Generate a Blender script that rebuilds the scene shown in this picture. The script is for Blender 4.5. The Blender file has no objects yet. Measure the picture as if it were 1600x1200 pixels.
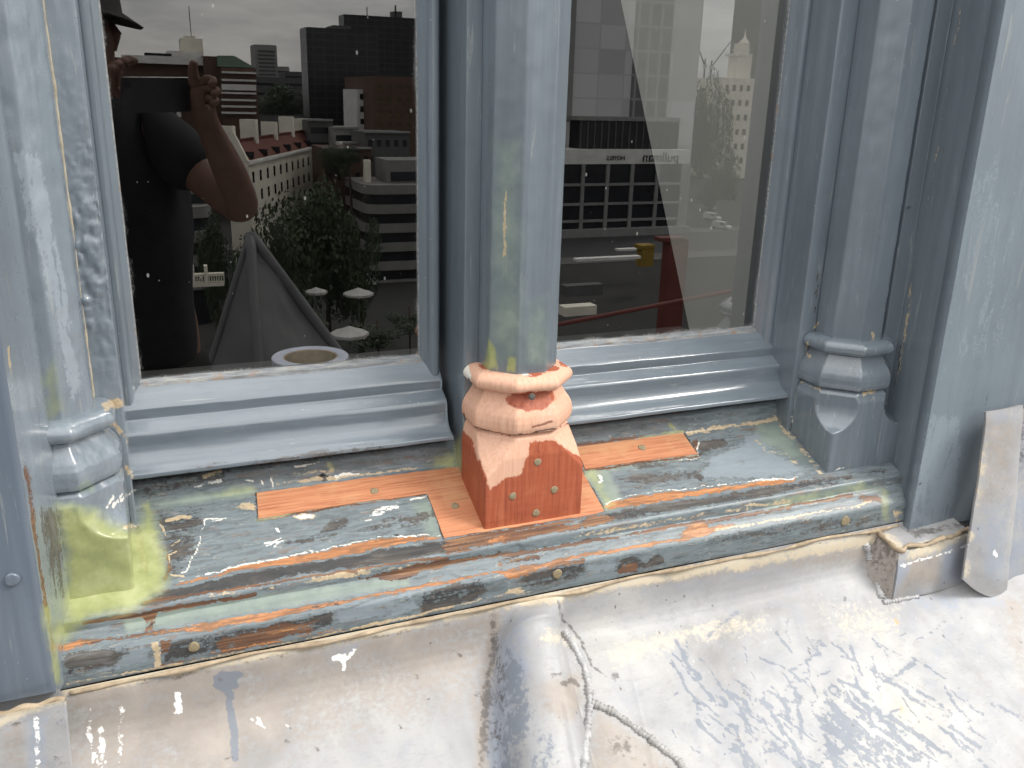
import bpy, bmesh, math, random
import numpy as np
from mathutils import Matrix, Vector
from mathutils.bvhtree import BVHTree
random.seed(7)
SC = bpy.context.scene
COL = SC.collection
rad = math.radians

# ------------------------------------------------------------------ camera, sky, sun, exposure
# world: x along the facade, y into the building (glass at y = 0), z up, camera height z = 0, street 32 m below
D = 1.1                                   # metres from the lens to the glass
F = 1383.0                                # focal length in photo pixels (1600 wide)
RM = np.array([[0.92461737, -0.38007164, 0.02506523],
               [-0.09558995, -0.29523876, -0.9506296],
               [0.36870758, 0.87657266, -0.30931391]])
cam_d = bpy.data.cameras.new('camera')
cam = bpy.data.objects.new('camera', cam_d); COL.objects.link(cam)
r_, d_, f_ = RM[0], RM[1], RM[2]
cam.matrix_world = Matrix(((r_[0], -d_[0], -f_[0], 0), (r_[1], -d_[1], -f_[1], -D), (r_[2], -d_[2], -f_[2], 0), (0, 0, 0, 1)))
cam_d.sensor_width = 36; cam_d.lens = 36 * F / 1600
cam_d.clip_start = 0.02; cam_d.clip_end = 5000
SC.camera = cam
SC.render.resolution_x, SC.render.resolution_y = 1024, 768

SUN = Vector((0.70, -0.45, 0.80)).normalized()      # towards the sun
w = bpy.data.worlds.new('World'); SC.world = w; w.use_nodes = True
wt = w.node_tree; wt.nodes.clear()
def wn(t): return wt.nodes.new(t)
sky = wn('ShaderNodeTexSky'); sky.sky_type = 'NISHITA'; sky.sun_disc = False
sky.sun_elevation = math.asin(SUN.z); sky.sun_rotation = math.atan2(SUN.x, SUN.y)
hs = wn('ShaderNodeHueSaturation'); hs.inputs['Saturation'].default_value = 0.16
tcw = wn('ShaderNodeTexCoord'); mpw = wn('ShaderNodeMapping'); mpw.inputs['Scale'].default_value = (2.2, 2.2, 9.0)
nzw = wn('ShaderNodeTexNoise'); nzw.inputs['Scale'].default_value = 1.6; nzw.inputs['Detail'].default_value = 9; nzw.inputs['Roughness'].default_value = 0.6
rpw = wn('ShaderNodeValToRGB')
rpw.color_ramp.elements[0].position = 0.36; rpw.color_ramp.elements[0].color = (0.55, 0.57, 0.60, 1)
rpw.color_ramp.elements[1].position = 0.66; rpw.color_ramp.elements[1].color = (1.45, 1.40, 1.28, 1)
mxw = wn('ShaderNodeMix'); mxw.data_type = 'RGBA'; mxw.blend_type = 'MULTIPLY'; mxw.inputs[0].default_value = 1
mx2 = wn('ShaderNodeMix'); mx2.data_type = 'RGBA'; mx2.inputs[0].default_value = 0.72; mx2.inputs[7].default_value = (9.3, 9.4, 9.7, 1)
bgw = wn('ShaderNodeBackground'); bgw.inputs['Strength'].default_value = 0.125
ow = wn('ShaderNodeOutputWorld')
L = wt.links.new
L(sky.outputs[0], hs.inputs['Color']); L(hs.outputs[0], mx2.inputs[6])
L(tcw.outputs['Generated'], mpw.inputs['Vector']); L(mpw.outputs[0], nzw.inputs['Vector']); L(nzw.outputs['Fac'], rpw.inputs[0])
sxw = wn('ShaderNodeSeparateXYZ'); L(tcw.outputs['Generated'], sxw.inputs[0])
grw = wn('ShaderNodeMapRange'); grw.inputs[1].default_value = 0.0; grw.inputs[2].default_value = 1.0; grw.inputs[3].default_value = 0.82; grw.inputs[4].default_value = 2.3
L(sxw.outputs['Z'], grw.inputs[0])
mzw = wn('ShaderNodeVectorMath'); mzw.operation = 'SCALE'; L(mx2.outputs[2], mzw.inputs[0]); L(grw.outputs[0], mzw.inputs['Scale'])
L(mzw.outputs[0], mxw.inputs[6]); L(rpw.outputs[0], mxw.inputs[7]); L(mxw.outputs[2], bgw.inputs['Color']); L(bgw.outputs[0], ow.inputs[0])
sd = bpy.data.lights.new('sun', 'SUN'); sd.energy = 2.0; sd.angle = rad(18); sd.color = (1.0, 0.96, 0.9)
so = bpy.data.objects.new('sun', sd); COL.objects.link(so)
so.rotation_euler = SUN.to_track_quat('Z', 'Y').to_euler(); so.location = (0, -3, 6)
SC.view_settings.view_transform = 'Standard'; SC.view_settings.look = 'None'
SC.view_settings.gamma = 1; SC.view_settings.exposure = 0.24

# ------------------------------------------------------------------ photogrammetry helpers
def ray(px, py): return RM.T @ np.array([(px - 800) / F, (py - 600) / F, 1.0])
def at(px, py, y=0.0):                    # point of the plane y = const seen at a photo pixel
    r = ray(px, py); t = (D + y) / r[1]
    return np.array([r[0] * t, y, r[2] * t])
def mirror_at(px, py, dist):              # point in the street, dist metres out from the glass, that the pane mirrors at a pixel
    r = ray(px, py); t = (D + dist) / r[1]
    return np.array([r[0] * t, -dist, r[2] * t])
def to_px(X):
    q = (X - np.array([0, -D, 0])) @ RM.T
    zc = np.where(np.abs(q[:, 2]) < 1e-6, 1e-6, q[:, 2])
    return 800 + F * q[:, 0] / zc, 600 + F * q[:, 1] / zc

def _h(i, j, k, s):
    n = (i * 374761393 + j * 668265263 + k * 2147483647 + s * 974634777) & 0xffffffff
    n = ((n ^ (n >> 13)) * 1274126177) & 0xffffffff
    n = n ^ (n >> 16)
    return (n & 0xffff) / 65535.0
def vnoise(X, s=0):
    X = np.asarray(X, float); I = np.floor(X).astype(np.int64); f = X - I; f = f * f * (3 - 2 * f)
    o = 0
    for a in (0, 1):
        for b in (0, 1):
            for c in (0, 1):
                wgt = (f[:, 0] if a else 1 - f[:, 0]) * (f[:, 1] if b else 1 - f[:, 1]) * (f[:, 2] if c else 1 - f[:, 2])
                o = o + wgt * _h(I[:, 0] + a, I[:, 1] + b, I[:, 2] + c, s)
    return o
def fbm(X, sc, oct=4, s=0):
    X = np.asarray(X, float) * np.asarray(sc, float); o = 0; a = .5; t = 0
    for i in range(oct):
        o = o + a * vnoise(X * 2 ** i + i * 17.3, s + i); t += a; a *= .5
    return o / t
def sstep(a, b, x):
    t = np.clip((x - a) / (b - a), 0, 1); return t * t * (3 - 2 * t)

# ------------------------------------------------------------------ scene graph helpers
def children(o): return [c for c in bpy.data.objects if c.parent == o]
def tag(o, label=None, cat=None, group=None, kind=None):
    for k, v in (('label', label), ('category', cat), ('group', group), ('kind', kind)):
        if v: o[k] = v
    return o
def empty(name, loc, label=None, cat=None, group=None, rz=0):
    o = bpy.data.objects.new(name, None); COL.objects.link(o)
    o.location = loc; o.rotation_euler = (0, 0, rz); o.empty_display_size = .05
    return tag(o, label, cat, group)
bpy_inv = {}
def link(name, me, mat, parent=None, local=False):
    o = bpy.data.objects.new(name, me); COL.objects.link(o)
    if mat and len(me.materials) == 0: me.materials.append(mat)
    if parent is not None:
        o.parent = parent
        if not local and parent.type == 'EMPTY':      # geometry was written in world coordinates
            m = Matrix.Identity(4); p = parent
            while p is not None:
                m = (Matrix.Translation(p.location) @ p.rotation_euler.to_matrix().to_4x4()) @ m if p.type == 'EMPTY' else m
                p = p.parent
            o.matrix_parent_inverse = m.inverted()
    return o
MASKS = ('wood', 'dark', 'epoxy', 'white', 'tan', 'brown', 'sage', 'light')
def warp(px, py, X, amp=2.4):
    a = fbm(X, 70, 3, 3) - .5; b = fbm(X, 70, 3, 8) - .5
    c = fbm(X, 400, 2, 5) - .5; d = fbm(X, 400, 2, 9) - .5
    return px + amp * 3 * a + amp * 1.2 * c, py + amp * 3 * b + amp * 1.2 * d
def seg_d(px, py, p, q):
    vx, vy = q[0] - p[0], q[1] - p[1]; L2 = vx * vx + vy * vy + 1e-9
    t = np.clip(((px - p[0]) * vx + (py - p[1]) * vy) / L2, 0, 1)
    return np.hypot(px - p[0] - t * vx, py - p[1] - t * vy), t
def poly_sd(px, py, pts):
    d = np.full(px.shape, 1e9); ins = np.zeros(px.shape, bool); n = len(pts)
    for i in range(n):
        p, q = pts[i], pts[(i + 1) % n]
        d = np.minimum(d, seg_d(px, py, p, q)[0])
        c = ((p[1] > py) != (q[1] > py))
        xi = (q[0] - p[0]) * (py - p[1]) / (q[1] - p[1] + 1e-9) + p[0]
        ins ^= c & (px < xi)
    return np.where(ins, -d, d)
def masks_for(X, spec):
    """evaluate wear and shade spec (traced once on the surfaces) -> dict of vertex masks, fixed to the surface"""
    px, py = to_px(X); px, py = warp(px, py, X)
    M = {k: np.zeros(len(X)) for k in MASKS}
    for it in spec:
        kind, shape, pts = it[0], it[1], it[2]; wd = it[3]; val = it[4] if len(it) > 4 else 1.0
        xs = [p[0] for p in pts]; ys = [p[1] for p in pts]; pad = wd * 2 + 8
        sel = np.nonzero((px > min(xs) - pad) & (px < max(xs) + pad) & (py > min(ys) - pad) & (py < max(ys) + pad))[0]
        if not len(sel): continue
        ax, ay = px[sel], py[sel]
        if shape == 'poly':
            m = 1 - sstep(-wd * 1.9, wd * 1.9, poly_sd(ax, ay, pts))
        else:
            d = np.full(ax.shape, 1e9)
            for p, q in zip(pts[:-1], pts[1:]): d = np.minimum(d, seg_d(ax, ay, p, q)[0])
            m = 1 - sstep(wd * .2, wd * 1.6, d)
        if val < 0:
            M[kind][sel] *= 1 - m * (-val)
        else:
            M[kind][sel] = np.maximum(M[kind][sel], m * val)
    return M
def set_masks(me, M):
    n = len(me.vertices)
    for nm, ks in (('mA', MASKS[:4]), ('mB', MASKS[4:])):
        a = me.color_attributes.new(nm, 'FLOAT_COLOR', 'POINT')
        buf = np.stack([M[k] for k in ks], 1).astype(np.float32)
        a.data.foreach_set('color', buf.ravel())
def grid(name, P, mat, parent=None, closed=False, spec=None, masks=None, smooth=True, local=False, flip=False):
    """P (n,m,3): a quad sheet; closed joins the last column to the first"""
    n, m = P.shape[:2]; V = P.reshape(-1, 3)
    me = bpy.data.meshes.new(name)
    i = np.arange(n - 1)[:, None]; j = np.arange(m if closed else m - 1)[None, :]
    j2 = (j + 1) % m
    q = np.stack([i * m + j, i * m + j2, (i + 1) * m + j2, (i + 1) * m + j], -1).reshape(-1, 4)
    if flip: q = q[:, ::-1]
    me.vertices.add(len(V)); me.vertices.foreach_set('co', V.astype(np.float32).ravel())
    me.loops.add(q.size); me.loops.foreach_set('vertex_index', q.astype(np.int32).ravel())
    me.polygons.add(len(q)); me.polygons.foreach_set('loop_start', np.arange(0, q.size, 4, dtype=np.int32))
    me.polygons.foreach_set('use_smooth', np.full(len(q), smooth))
    me.update(calc_edges=True); me.validate()
    if spec is not None: set_masks(me, masks_for(V, spec))
    if masks is not None: set_masks(me, masks)
    return link(name, me, mat, parent, local)
def rounded(pts, r, ds):
    """open 2-D polyline -> corners rounded with radius r, resampled about every ds"""
    pts = [np.array(p, float) for p in pts]; out = [pts[0]]
    for k in range(1, len(pts) - 1):
        a, b, c = pts[k - 1], pts[k], pts[k + 1]
        u = a - b; v = c - b; lu, lv = np.linalg.norm(u), np.linalg.norm(v)
        rr = min(r[k] if isinstance(r, (list, tuple)) else r, lu * .45, lv * .45)
        p, q = b + u / lu * rr, b + v / lv * rr
        for t in np.linspace(0, 1, 5): out.append((1 - t) ** 2 * p + 2 * t * (1 - t) * b + t * t * q)
    out.append(pts[-1]); res = [out[0]]
    for a, b in zip(out[:-1], out[1:]):
        L_ = np.linalg.norm(b - a); k = max(1, int(math.ceil(L_ / ds)))
        for t in range(1, k + 1): res.append(a + (b - a) * t / k)
    return np.array(res)
def prism_v(name, prof, z0, z1, mat, parent=None, r=.002, ds=.004, dz=.006, spec=None, bump=.0, flip=False, blister=None):
    """a vertical moulding: (x, y) profile carried from z0 to z1"""
    pr = rounded(prof, r, ds); zs = np.linspace(z0, z1, max(2, int((z1 - z0) / dz)))
    P = np.zeros((len(zs), len(pr), 3)); P[:, :, 0] = pr[None, :, 0]; P[:, :, 1] = pr[None, :, 1]; P[:, :, 2] = zs[:, None]
    if bump:
        n = fbm(P.reshape(-1, 3), (60, 60, 16), 3, 21).reshape(P.shape[:2]) - .5
        n2 = fbm(P.reshape(-1, 3), (9, 9, 4), 2, 31).reshape(P.shape[:2]) - .5
        P[:, :, 1] += bump * n + bump * n2; P[:, :, 0] += bump * .6 * n2
    if blister:                           # flaking, blistered old paint between two heights
        b = np.abs(fbm(P.reshape(-1, 3), (110, 110, 70), 4, 25).reshape(P.shape[:2]) - .5) * 2
        P[:, :, 1] += blister[2] * b * np.exp(-((P[:, :, 2] - blister[0]) / blister[1]) ** 2)
    return grid(name, P, mat, parent, spec=spec, flip=flip)
def prism_x(name, prof, x0, x1, mat, parent=None, r=.002, ds=.003, dx=.004, spec=None, bump=0, flip=False, caps=False):
    """a horizontal moulding: (y, z) profile carried from x0 to x1"""
    pr = rounded(prof, r, ds); xs = np.linspace(x0, x1, max(2, int((x1 - x0) / dx)))
    P = np.zeros((len(xs), len(pr), 3)); P[:, :, 1] = pr[None, :, 0]; P[:, :, 2] = pr[None, :, 1]; P[:, :, 0] = xs[:, None]
    if bump:
        n = fbm(P.reshape(-1, 3), (22, 90, 90), 3, 41).reshape(P.shape[:2]) - .5
        n2 = fbm(P.reshape(-1, 3), (7, 30, 30), 2, 43).reshape(P.shape[:2]) - .5
        P[:, :, 1] += bump * (n + n2); P[:, :, 2] += bump * (n + n2)
    if caps:                              # close both ends towards the profile's mid point
        c = P.mean(1, keepdims=True); c[:, :, 0] = P[:, :1, 0]
        c0 = np.repeat(c[:1], P.shape[1], 1); c1 = np.repeat(c[-1:], P.shape[1], 1)
        P = np.concatenate([c0, P[:1], P, P[-1:], c1], 0)
    return grid(name, P, mat, parent, spec=spec, flip=flip)
def poly_prism(name, pts, d, mat, parent=None, local=False):
    """closed 3-D outline pts extruded by vector d"""
    bm = bmesh.new(); a = [bm.verts.new(p) for p in pts]; b = [bm.verts.new(np.array(p) + d) for p in pts]; n = len(pts)
    bm.faces.new(a); bm.faces.new(b[::-1])
    for i in range(n): bm.faces.new((a[(i + 1) % n], a[i], b[i], b[(i + 1) % n]))
    bmesh.ops.recalc_face_normals(bm, faces=bm.faces)
    me = bpy.data.meshes.new(name); bm.to_mesh(me); bm.free()
    return link(name, me, mat, parent, local)
def box_me(name, x0, x1, y0, y1, z0, z1):
    me = bpy.data.meshes.new(name)
    v = [(x, y, z) for z in (z0, z1) for y in (y0, y1) for x in (x0, x1)]
    me.from_pydata(v, [], [(0, 2, 3, 1), (4, 5, 7, 6), (0, 1, 5, 4), (2, 6, 7, 3), (0, 4, 6, 2), (1, 3, 7, 5)]); me.update()
    return me
def box(name, x0, x1, y0, y1, z0, z1, mat, parent=None, local=False):
    return link(name, box_me(name, x0, x1, y0, y1, z0, z1), mat, parent, local)
def multi_box(name, boxes, mat, parent=None, local=False):
    vs, fs = [], []
    for (x0, x1, y0, y1, z0, z1) in boxes:
        b = len(vs); vs += [(x, y, z) for z in (z0, z1) for y in (y0, y1) for x in (x0, x1)]
        fs += [tuple(b + i for i in f) for f in ((0, 2, 3, 1), (4, 5, 7, 6), (0, 1, 5, 4), (2, 6, 7, 3), (0, 4, 6, 2), (1, 3, 7, 5))]
    me = bpy.data.meshes.new(name); me.from_pydata(vs, [], fs); me.update()
    return link(name, me, mat, parent, local)
def tube(name, pts, rads, mat, parent=None, seg=10, local=False, cap=True):
    pts = np.array(pts, float); n = len(pts)
    rads = np.full(n, rads) if np.isscalar(rads) else np.array(rads, float)
    T = np.gradient(pts, axis=0); T /= np.linalg.norm(T, axis=1, keepdims=True) + 1e-12
    up = np.array([0.13, 0.21, 0.97]); P = np.zeros((n, seg, 3))
    a = np.linspace(0, 2 * math.pi, seg, endpoint=False)
    for i in range(n):
        u = np.cross(T[i], up); u /= np.linalg.norm(u) + 1e-12; v = np.cross(T[i], u)
        P[i] = pts[i] + rads[i] * (np.cos(a)[:, None] * u + np.sin(a)[:, None] * v)
    if cap:
        P = np.concatenate([np.repeat(pts[:1, None], seg, 1), P, np.repeat(pts[-1:, None], seg, 1)], 0)
    return grid(name, P, mat, parent, closed=True, local=local)

# ------------------------------------------------------------------ materials
class NT:
    def __init__(s, name):
        s.m = bpy.data.materials.new(name); s.m.use_nodes = True; s.t = s.m.node_tree; s.t.nodes.clear()
        s.out = s.t.nodes.new('ShaderNodeOutputMaterial')
        s.obj = None
    def n(s, t, **kw):
        nd = s.t.nodes.new('ShaderNode' + t)
        for k, v in kw.items():
            if k in nd.inputs: s.put(nd.inputs[k], v)
            else: setattr(nd, k, v)
        return nd
    def put(s, sock, v):
        if isinstance(v, bpy.types.NodeSocket): s.t.links.new(v, sock)
        else: sock.default_value = v
    def co(s):
        if s.obj is None: s.obj = s.n('TexCoord').outputs['Object']
        return s.obj
    def map(s, sc, loc=(0, 0, 0), rot=(0, 0, 0)):
        nd = s.n('Mapping', Vector=s.co()); nd.inputs['Scale'].default_value = sc if not np.isscalar(sc) else (sc,) * 3
        nd.inputs['Location'].default_value = loc; nd.inputs['Rotation'].default_value = rot
        return nd.outputs[0]
    def noise(s, sc, scale=1.0, detail=5, rough=.55, dist=0, loc=(0, 0, 0)):
        nd = s.n('TexNoise', Vector=s.map(sc, loc), Scale=scale, Detail=detail, Roughness=rough, Distortion=dist)
        return nd.outputs['Fac']
    def ramp(s, fac, stops, interp='LINEAR'):
        nd = s.n('ValToRGB'); s.put(nd.inputs[0], fac); cr = nd.color_ramp; cr.interpolation = interp
        while len(cr.elements) < len(stops): cr.elements.new(.5)
        for e, (p, c) in zip(cr.elements, stops):
            e.position = p; e.color = (c[0], c[1], c[2], 1) if not np.isscalar(c) else (c, c, c, 1)
        return nd.outputs[0]
    def math(s, op, a, b=0.0, clamp=False):
        nd = s.n('Math', operation=op, use_clamp=clamp); s.put(nd.inputs[0], a); s.put(nd.inputs[1], b); return nd.outputs[0]
    def mix(s, fac, a, b, mode='MIX'):
        nd = s.n('Mix', data_type='RGBA', blend_type=mode); s.put(nd.inputs[0], fac)
        for i, v in ((6, a), (7, b)): s.put(nd.inputs[i], v if isinstance(v, bpy.types.NodeSocket) else (v[0], v[1], v[2], 1))
        return nd.outputs[2]
    def mixf(s, fac, a, b):
        nd = s.n('Mix', data_type='FLOAT'); s.put(nd.inputs[0], fac); s.put(nd.inputs[2], a); s.put(nd.inputs[3], b); return nd.outputs[0]
    def step(s, v, a, b):
        nd = s.n('MapRange', interpolation_type='SMOOTHSTEP'); s.put(nd.inputs[0], v)
        nd.inputs[1].default_value = a; nd.inputs[2].default_value = b; return nd.outputs[0]
    def attrs(s):
        A = s.n('Attribute', attribute_name='mA'); B = s.n('Attribute', attribute_name='mB')
        o = {}
        for nd, ks in ((A, MASKS[:4]), (B, MASKS[4:])):
            sp = s.n('SeparateColor', Color=nd.outputs['Color'])
            for i in range(3): o[ks[i]] = sp.outputs[i]
            o[ks[3]] = nd.outputs['Alpha']
        return o
    def bsdf(s, color, rough=.5, bump=None, bstr=.3, bdist=.002, spec=.5, metal=0, coat=0):
        b = s.n('BsdfPrincipled'); s.put(b.inputs['Base Color'], color if isinstance(color, bpy.types.NodeSocket) else (*color, 1))
        s.put(b.inputs['Roughness'], rough); s.put(b.inputs['Specular IOR Level'], spec); s.put(b.inputs['Metallic'], metal)
        if coat: b.inputs['Coat Weight'].default_value = coat; b.inputs['Coat Roughness'].default_value = .16
        if bump is not None:
            bp = s.n('Bump', Height=bump); bp.inputs['Strength'].default_value = bstr; bp.inputs['Distance'].default_value = bdist
            s.t.links.new(bp.outputs[0], b.inputs['Normal'])
        s.t.links.new(b.outputs[0], s.out.inputs[0]); return s.m
def srgb(r, g, b, k=1.0):
    f = lambda c: ((c / 255) / 12.92 if c / 255 <= .04045 else ((c / 255 + .055) / 1.055) ** 2.4) * k
    return (f(r), f(g), f(b))

def wood_grain(T, axis, pale, mid, dark, s=1.0):
    sc = [260 * s] * 3; sc[axis] = 9 * s
    sf = [900 * s] * 3; sf[axis] = 40 * s
    sb = [14 * s] * 3; sb[axis] = 3 * s
    g = T.noise(tuple(sc), 1, 5, .6, .6); fgr = T.noise(tuple(sf), 1, 3, .5); bnd = T.noise(tuple(sb), 1, 3, .5, 1.0)
    c = T.ramp(g, [(.25, dark), (.48, mid), (.75, pale)])
    c = T.mix(T.math('MULTIPLY', T.step(fgr, .52, .72), .55), c, dark)
    c = T.mix(T.step(bnd, .35, .75), c, T.mix(.55, c, mid))
    return c, g
def paint_material(name, base, lightc, axis=2, rough=.26, coat=.6, var=.10, worn=0.0, dust=.35):
    """old gloss paint; the vertex masks say where it is stripped, filled, primed, splashed or shaded"""
    T = NT(name); a = T.attrs()
    st = [38, 38, 38]; st[axis] = 2.2
    fs = [240, 240, 240]; fs[axis] = 14
    big = T.noise(4.5, 1, 4, .6); streak = T.noise(tuple(st), 1, 5, .6, .4); fine = T.noise(tuple(fs), 1, 4, .6); cloud = T.noise(26, 1, 6, .65)
    c = T.ramp(big, [(.3, tuple(v * (1 - var) for v in base)), (.7, tuple(v * (1 + var) for v in base))])
    c = T.mix(T.math('MULTIPLY', T.step(streak, .45, .75), .35), c, lightc)
    c = T.mix(T.math('MULTIPLY', T.step(cloud, .52, .70), .22), c, tuple(v * .72 for v in base))
    # dust and fine specks
    vor = T.n('TexVoronoi', Vector=T.map(190), Scale=1.0); rnd = T.n('SeparateColor', Color=vor.outputs['Color']).outputs[0]
    speck = T.math('LESS_THAN', vor.outputs['Distance'], T.math('MULTIPLY', T.math('MULTIPLY', T.step(rnd, .80, 1.0), .20), T.step(T.noise(11, 1, 3, .6, 0, (3, 1, 2)), .48, .66)))
    c = T.mix(T.math('MULTIPLY', speck, .50), c, srgb(205, 205, 200))
    if worn:
        w1 = T.noise((16, 90, 90), 1, 7, .72, 1.2); w2 = T.noise((45, 240, 240), 1, 6, .75, .6, (7, 3, 1)); w3 = T.noise(30, 1, 7, .75, 1.0, (2, 9, 4))
        c = T.mix(T.math('MULTIPLY', T.step(w1, .47, .58), .60 * worn), c, srgb(66, 70, 72))
        c = T.mix(T.math('MULTIPLY', T.step(w3, .50, .60), .45 * worn), c, srgb(124, 132, 132))
        c = T.mix(T.math('MULTIPLY', T.step(w2, .53, .62), .60 * worn), c, srgb(58, 58, 58))
        c = T.mix(T.math('MULTIPLY', T.step(T.noise((60, 200, 200), 1, 6, .75, .8, (5, 5, 5)), .585, .64), .7 * worn), c, srgb(178, 174, 160))
        c = T.mix(T.math('MULTIPLY', T.step(T.noise((24, 150, 150), 1, 6, .7, .8, (1, 8, 6)), .56, .64), .65 * worn), c, srgb(126, 92, 66))
    else:
        w4 = T.noise(tuple(st), 1, 7, .75, .8, (4, 4, 9))
        c = T.mix(T.math('MULTIPLY', T.step(w4, .50, .62), .26), c, tuple(v * .70 for v in base))
        c = T.mix(T.math('MULTIPLY', T.step(T.noise(tuple(v * .55 for v in fs), 1, 6, .75, .5, (6, 2, 3)), .60, .66), .35), c, srgb(176, 176, 168))
    brk = T.noise(190, 1, 7, .75); brk2 = T.noise(tuple(70 if i != (0 if axis == 0 else 2) else 12 for i in range(3)), 1, 6, .7, .8)
    nz = T.math('ADD', T.math('MULTIPLY', T.math('SUBTRACT', brk, .5), 1.5), T.math('MULTIPLY', T.math('SUBTRACT', brk2, .5), 2.4))
    nsoft = T.math('MULTIPLY', T.math('SUBTRACT', cloud, .5), .8)
    def edge(k, soft=.10, n=nz): return T.step(T.math('ADD', a[k], T.math('MULTIPLY', n, T.math('MINIMUM', T.math('MULTIPLY', a[k], 4.0), 1.0))), .5 - soft, .5 + soft)
    wood, wg = wood_grain(T, 0, srgb(212, 156, 104), srgb(184, 124, 78), srgb(116, 74, 48))
    wood = T.mix(T.math('MULTIPLY', T.step(T.noise((30, 110, 110), 1, 6, .7, .6, (8, 1, 3)), .42, .60), .72), wood, srgb(116, 82, 56))
    old, og = wood_grain(T, 0, srgb(178, 134, 94), srgb(104, 72, 52), srgb(40, 31, 28))
    e = {k: edge(k) for k in MASKS}
    e['epoxy'] = edge('epoxy', .38, nsoft); e['sage'] = edge('sage', .35, nsoft); e['light'] = edge('light', .12); e['dark'] = edge('dark', .16)
    c = T.mix(T.math('MULTIPLY', e['light'], .75), c, lightc)
    sagec = T.ramp(cloud, [(.3, srgb(118, 134, 126)), (.7, srgb(150, 162, 148))])
    c = T.mix(T.math('MULTIPLY', e['sage'], .8), c, sagec)
    darkc = T.ramp(brk2, [(.38, srgb(28, 26, 26)), (.50, srgb(54, 51, 50)), (.58, srgb(78, 70, 62)), (.68, srgb(104, 104, 104))])
    c = T.mix(T.math('MULTIPLY', e['dark'], .92), c, darkc)
    c = T.mix(e['brown'], c, old)
    c = T.mix(e['wood'], c, wood)
    epc = T.ramp(cloud, [(.34, srgb(142, 149, 94)), (.5, srgb(160, 166, 108)), (.66, srgb(180, 184, 132))])
    c = T.mix(T.math('MULTIPLY', e['epoxy'], .94), c, epc)
    c = T.mix(T.math('MULTIPLY', e['tan'], .9), c, T.ramp(brk, [(.3, srgb(170, 146, 112)), (.7, srgb(214, 196, 164))]))
    c = T.mix(e['white'], c, T.ramp(brk, [(.3, srgb(214, 212, 200)), (.7, srgb(238, 236, 230))]))
    bare = T.math('MAXIMUM', T.math('MAXIMUM', e['wood'], e['brown']), T.math('MAXIMUM', e['dark'], T.math('MULTIPLY', e['epoxy'], .7)))
    ro = T.mixf(bare, T.math('ADD', T.math('MULTIPLY', cloud, .22), rough - .08), .62)
    h = T.math('ADD', T.math('MULTIPLY', streak, .5), T.math('MULTIPLY', fine, .35))
    h = T.math('ADD', h, T.math('MULTIPLY', cloud, .4))
    h = T.math('ADD', h, T.math('MULTIPLY', speck, .5))
    h = T.math('SUBTRACT', h, T.math('MULTIPLY', T.math('MAXIMUM', e['wood'], e['brown']), .9))
    h = T.math('ADD', h, T.math('MULTIPLY', e['white'], .4))
    h = T.math('SUBTRACT', h, T.math('MULTIPLY', T.math('MULTIPLY', brk2, e['dark']), .8))
    return T.bsdf(c, ro, h, .38, .0016, .6, 0, coat)

BLUE = srgb(109, 119, 127); BLUE_L = srgb(140, 151, 160)
M_paint = paint_material('blue_grey_gloss_paint', BLUE, BLUE_L, 2, .30)
M_paintx = paint_material('blue_grey_gloss_paint_on_rails', BLUE, BLUE_L, 0, .17, 1.0)
M_sill = paint_material('worn_sill_paint', srgb(114, 125, 130), srgb(138, 149, 156), 0, .46, .10, .12, .72)
M_paint_l = paint_material('sky_lit_blue_grey_paint', srgb(121, 131, 140), srgb(152, 162, 171), 2, .26)  # lighter copy: brighter sky light on the left jamb put into its colour
M_baseg = paint_material('glossy_blue_grey_base_paint', BLUE, BLUE_L, 2, .20, 1.0)
M_panel_r = paint_material('paler_blue_grey_board_paint', srgb(122, 133, 142), srgb(143, 154, 163), 2, .30)
M_panel = paint_material('blue_grey_board_paint', srgb(98, 109, 122), srgb(124, 136, 149), 2, .32)

def m_new_wood():
    T = NT('new_orange_hardwood')
    c, g = wood_grain(T, 0, srgb(212, 154, 114), srgb(194, 130, 94), srgb(150, 92, 64))
    b = T.noise(18, 1, 4, .6); c = T.mix(T.math('MULTIPLY', T.step(b, .48, .62), .4), c, srgb(202, 160, 118)); c = T.mix(T.math('MULTIPLY', T.step(T.noise((8, 160, 160), 1, 6, .7, .4, (1, 2, 3)), .52, .62), .45), c, srgb(160, 98, 68))
    return T.bsdf(c, .55, g, .18, .0008, .4)
M_newwood = m_new_wood()
def m_base_wood():
    T = NT('bare_column_base_wood'); a = T.attrs()
    pale, g = wood_grain(T, 2, srgb(228, 188, 164), srgb(222, 176, 150), srgb(204, 152, 124))
    red, g2 = wood_grain(T, 2, srgb(198, 122, 88), srgb(170, 88, 60), srgb(108, 50, 36))
    red2, g3 = wood_grain(T, 0, srgb(184, 108, 78), srgb(168, 90, 62), srgb(132, 62, 42), .7)
    n = T.noise((190, 190, 26), 1, 6, .72)
    f = T.step(T.math('ADD', a['wood'], T.math('MULTIPLY', T.math('SUBTRACT', n, .5), 1.3)), .34, .66)
    c = T.mix(f, pale, T.mix(.3, red, red2))
    c = T.mix(T.math('MULTIPLY', T.step(a['brown'], .3, .7), .75), c, srgb(120, 62, 42))
    c = T.mix(T.step(T.math('ADD', a['white'], T.math('MULTIPLY', T.math('SUBTRACT', n, .5), .8)), .4, .6), c, srgb(236, 230, 220))
    c = T.mix(T.math('MULTIPLY', T.step(T.math('ADD', a['dark'], T.math('MULTIPLY', T.math('SUBTRACT', n, .5), .6)), .4, .6), .85), c, srgb(60, 44, 40))
    blot = T.noise(30, 1, 4, .6); c = T.mix(T.math('MULTIPLY', T.step(blot, .5, .72), .15), c, srgb(222, 146, 106))
    return T.bsdf(c, T.mixf(f, .62, .48), g, .22, .0008, .4)
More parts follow.
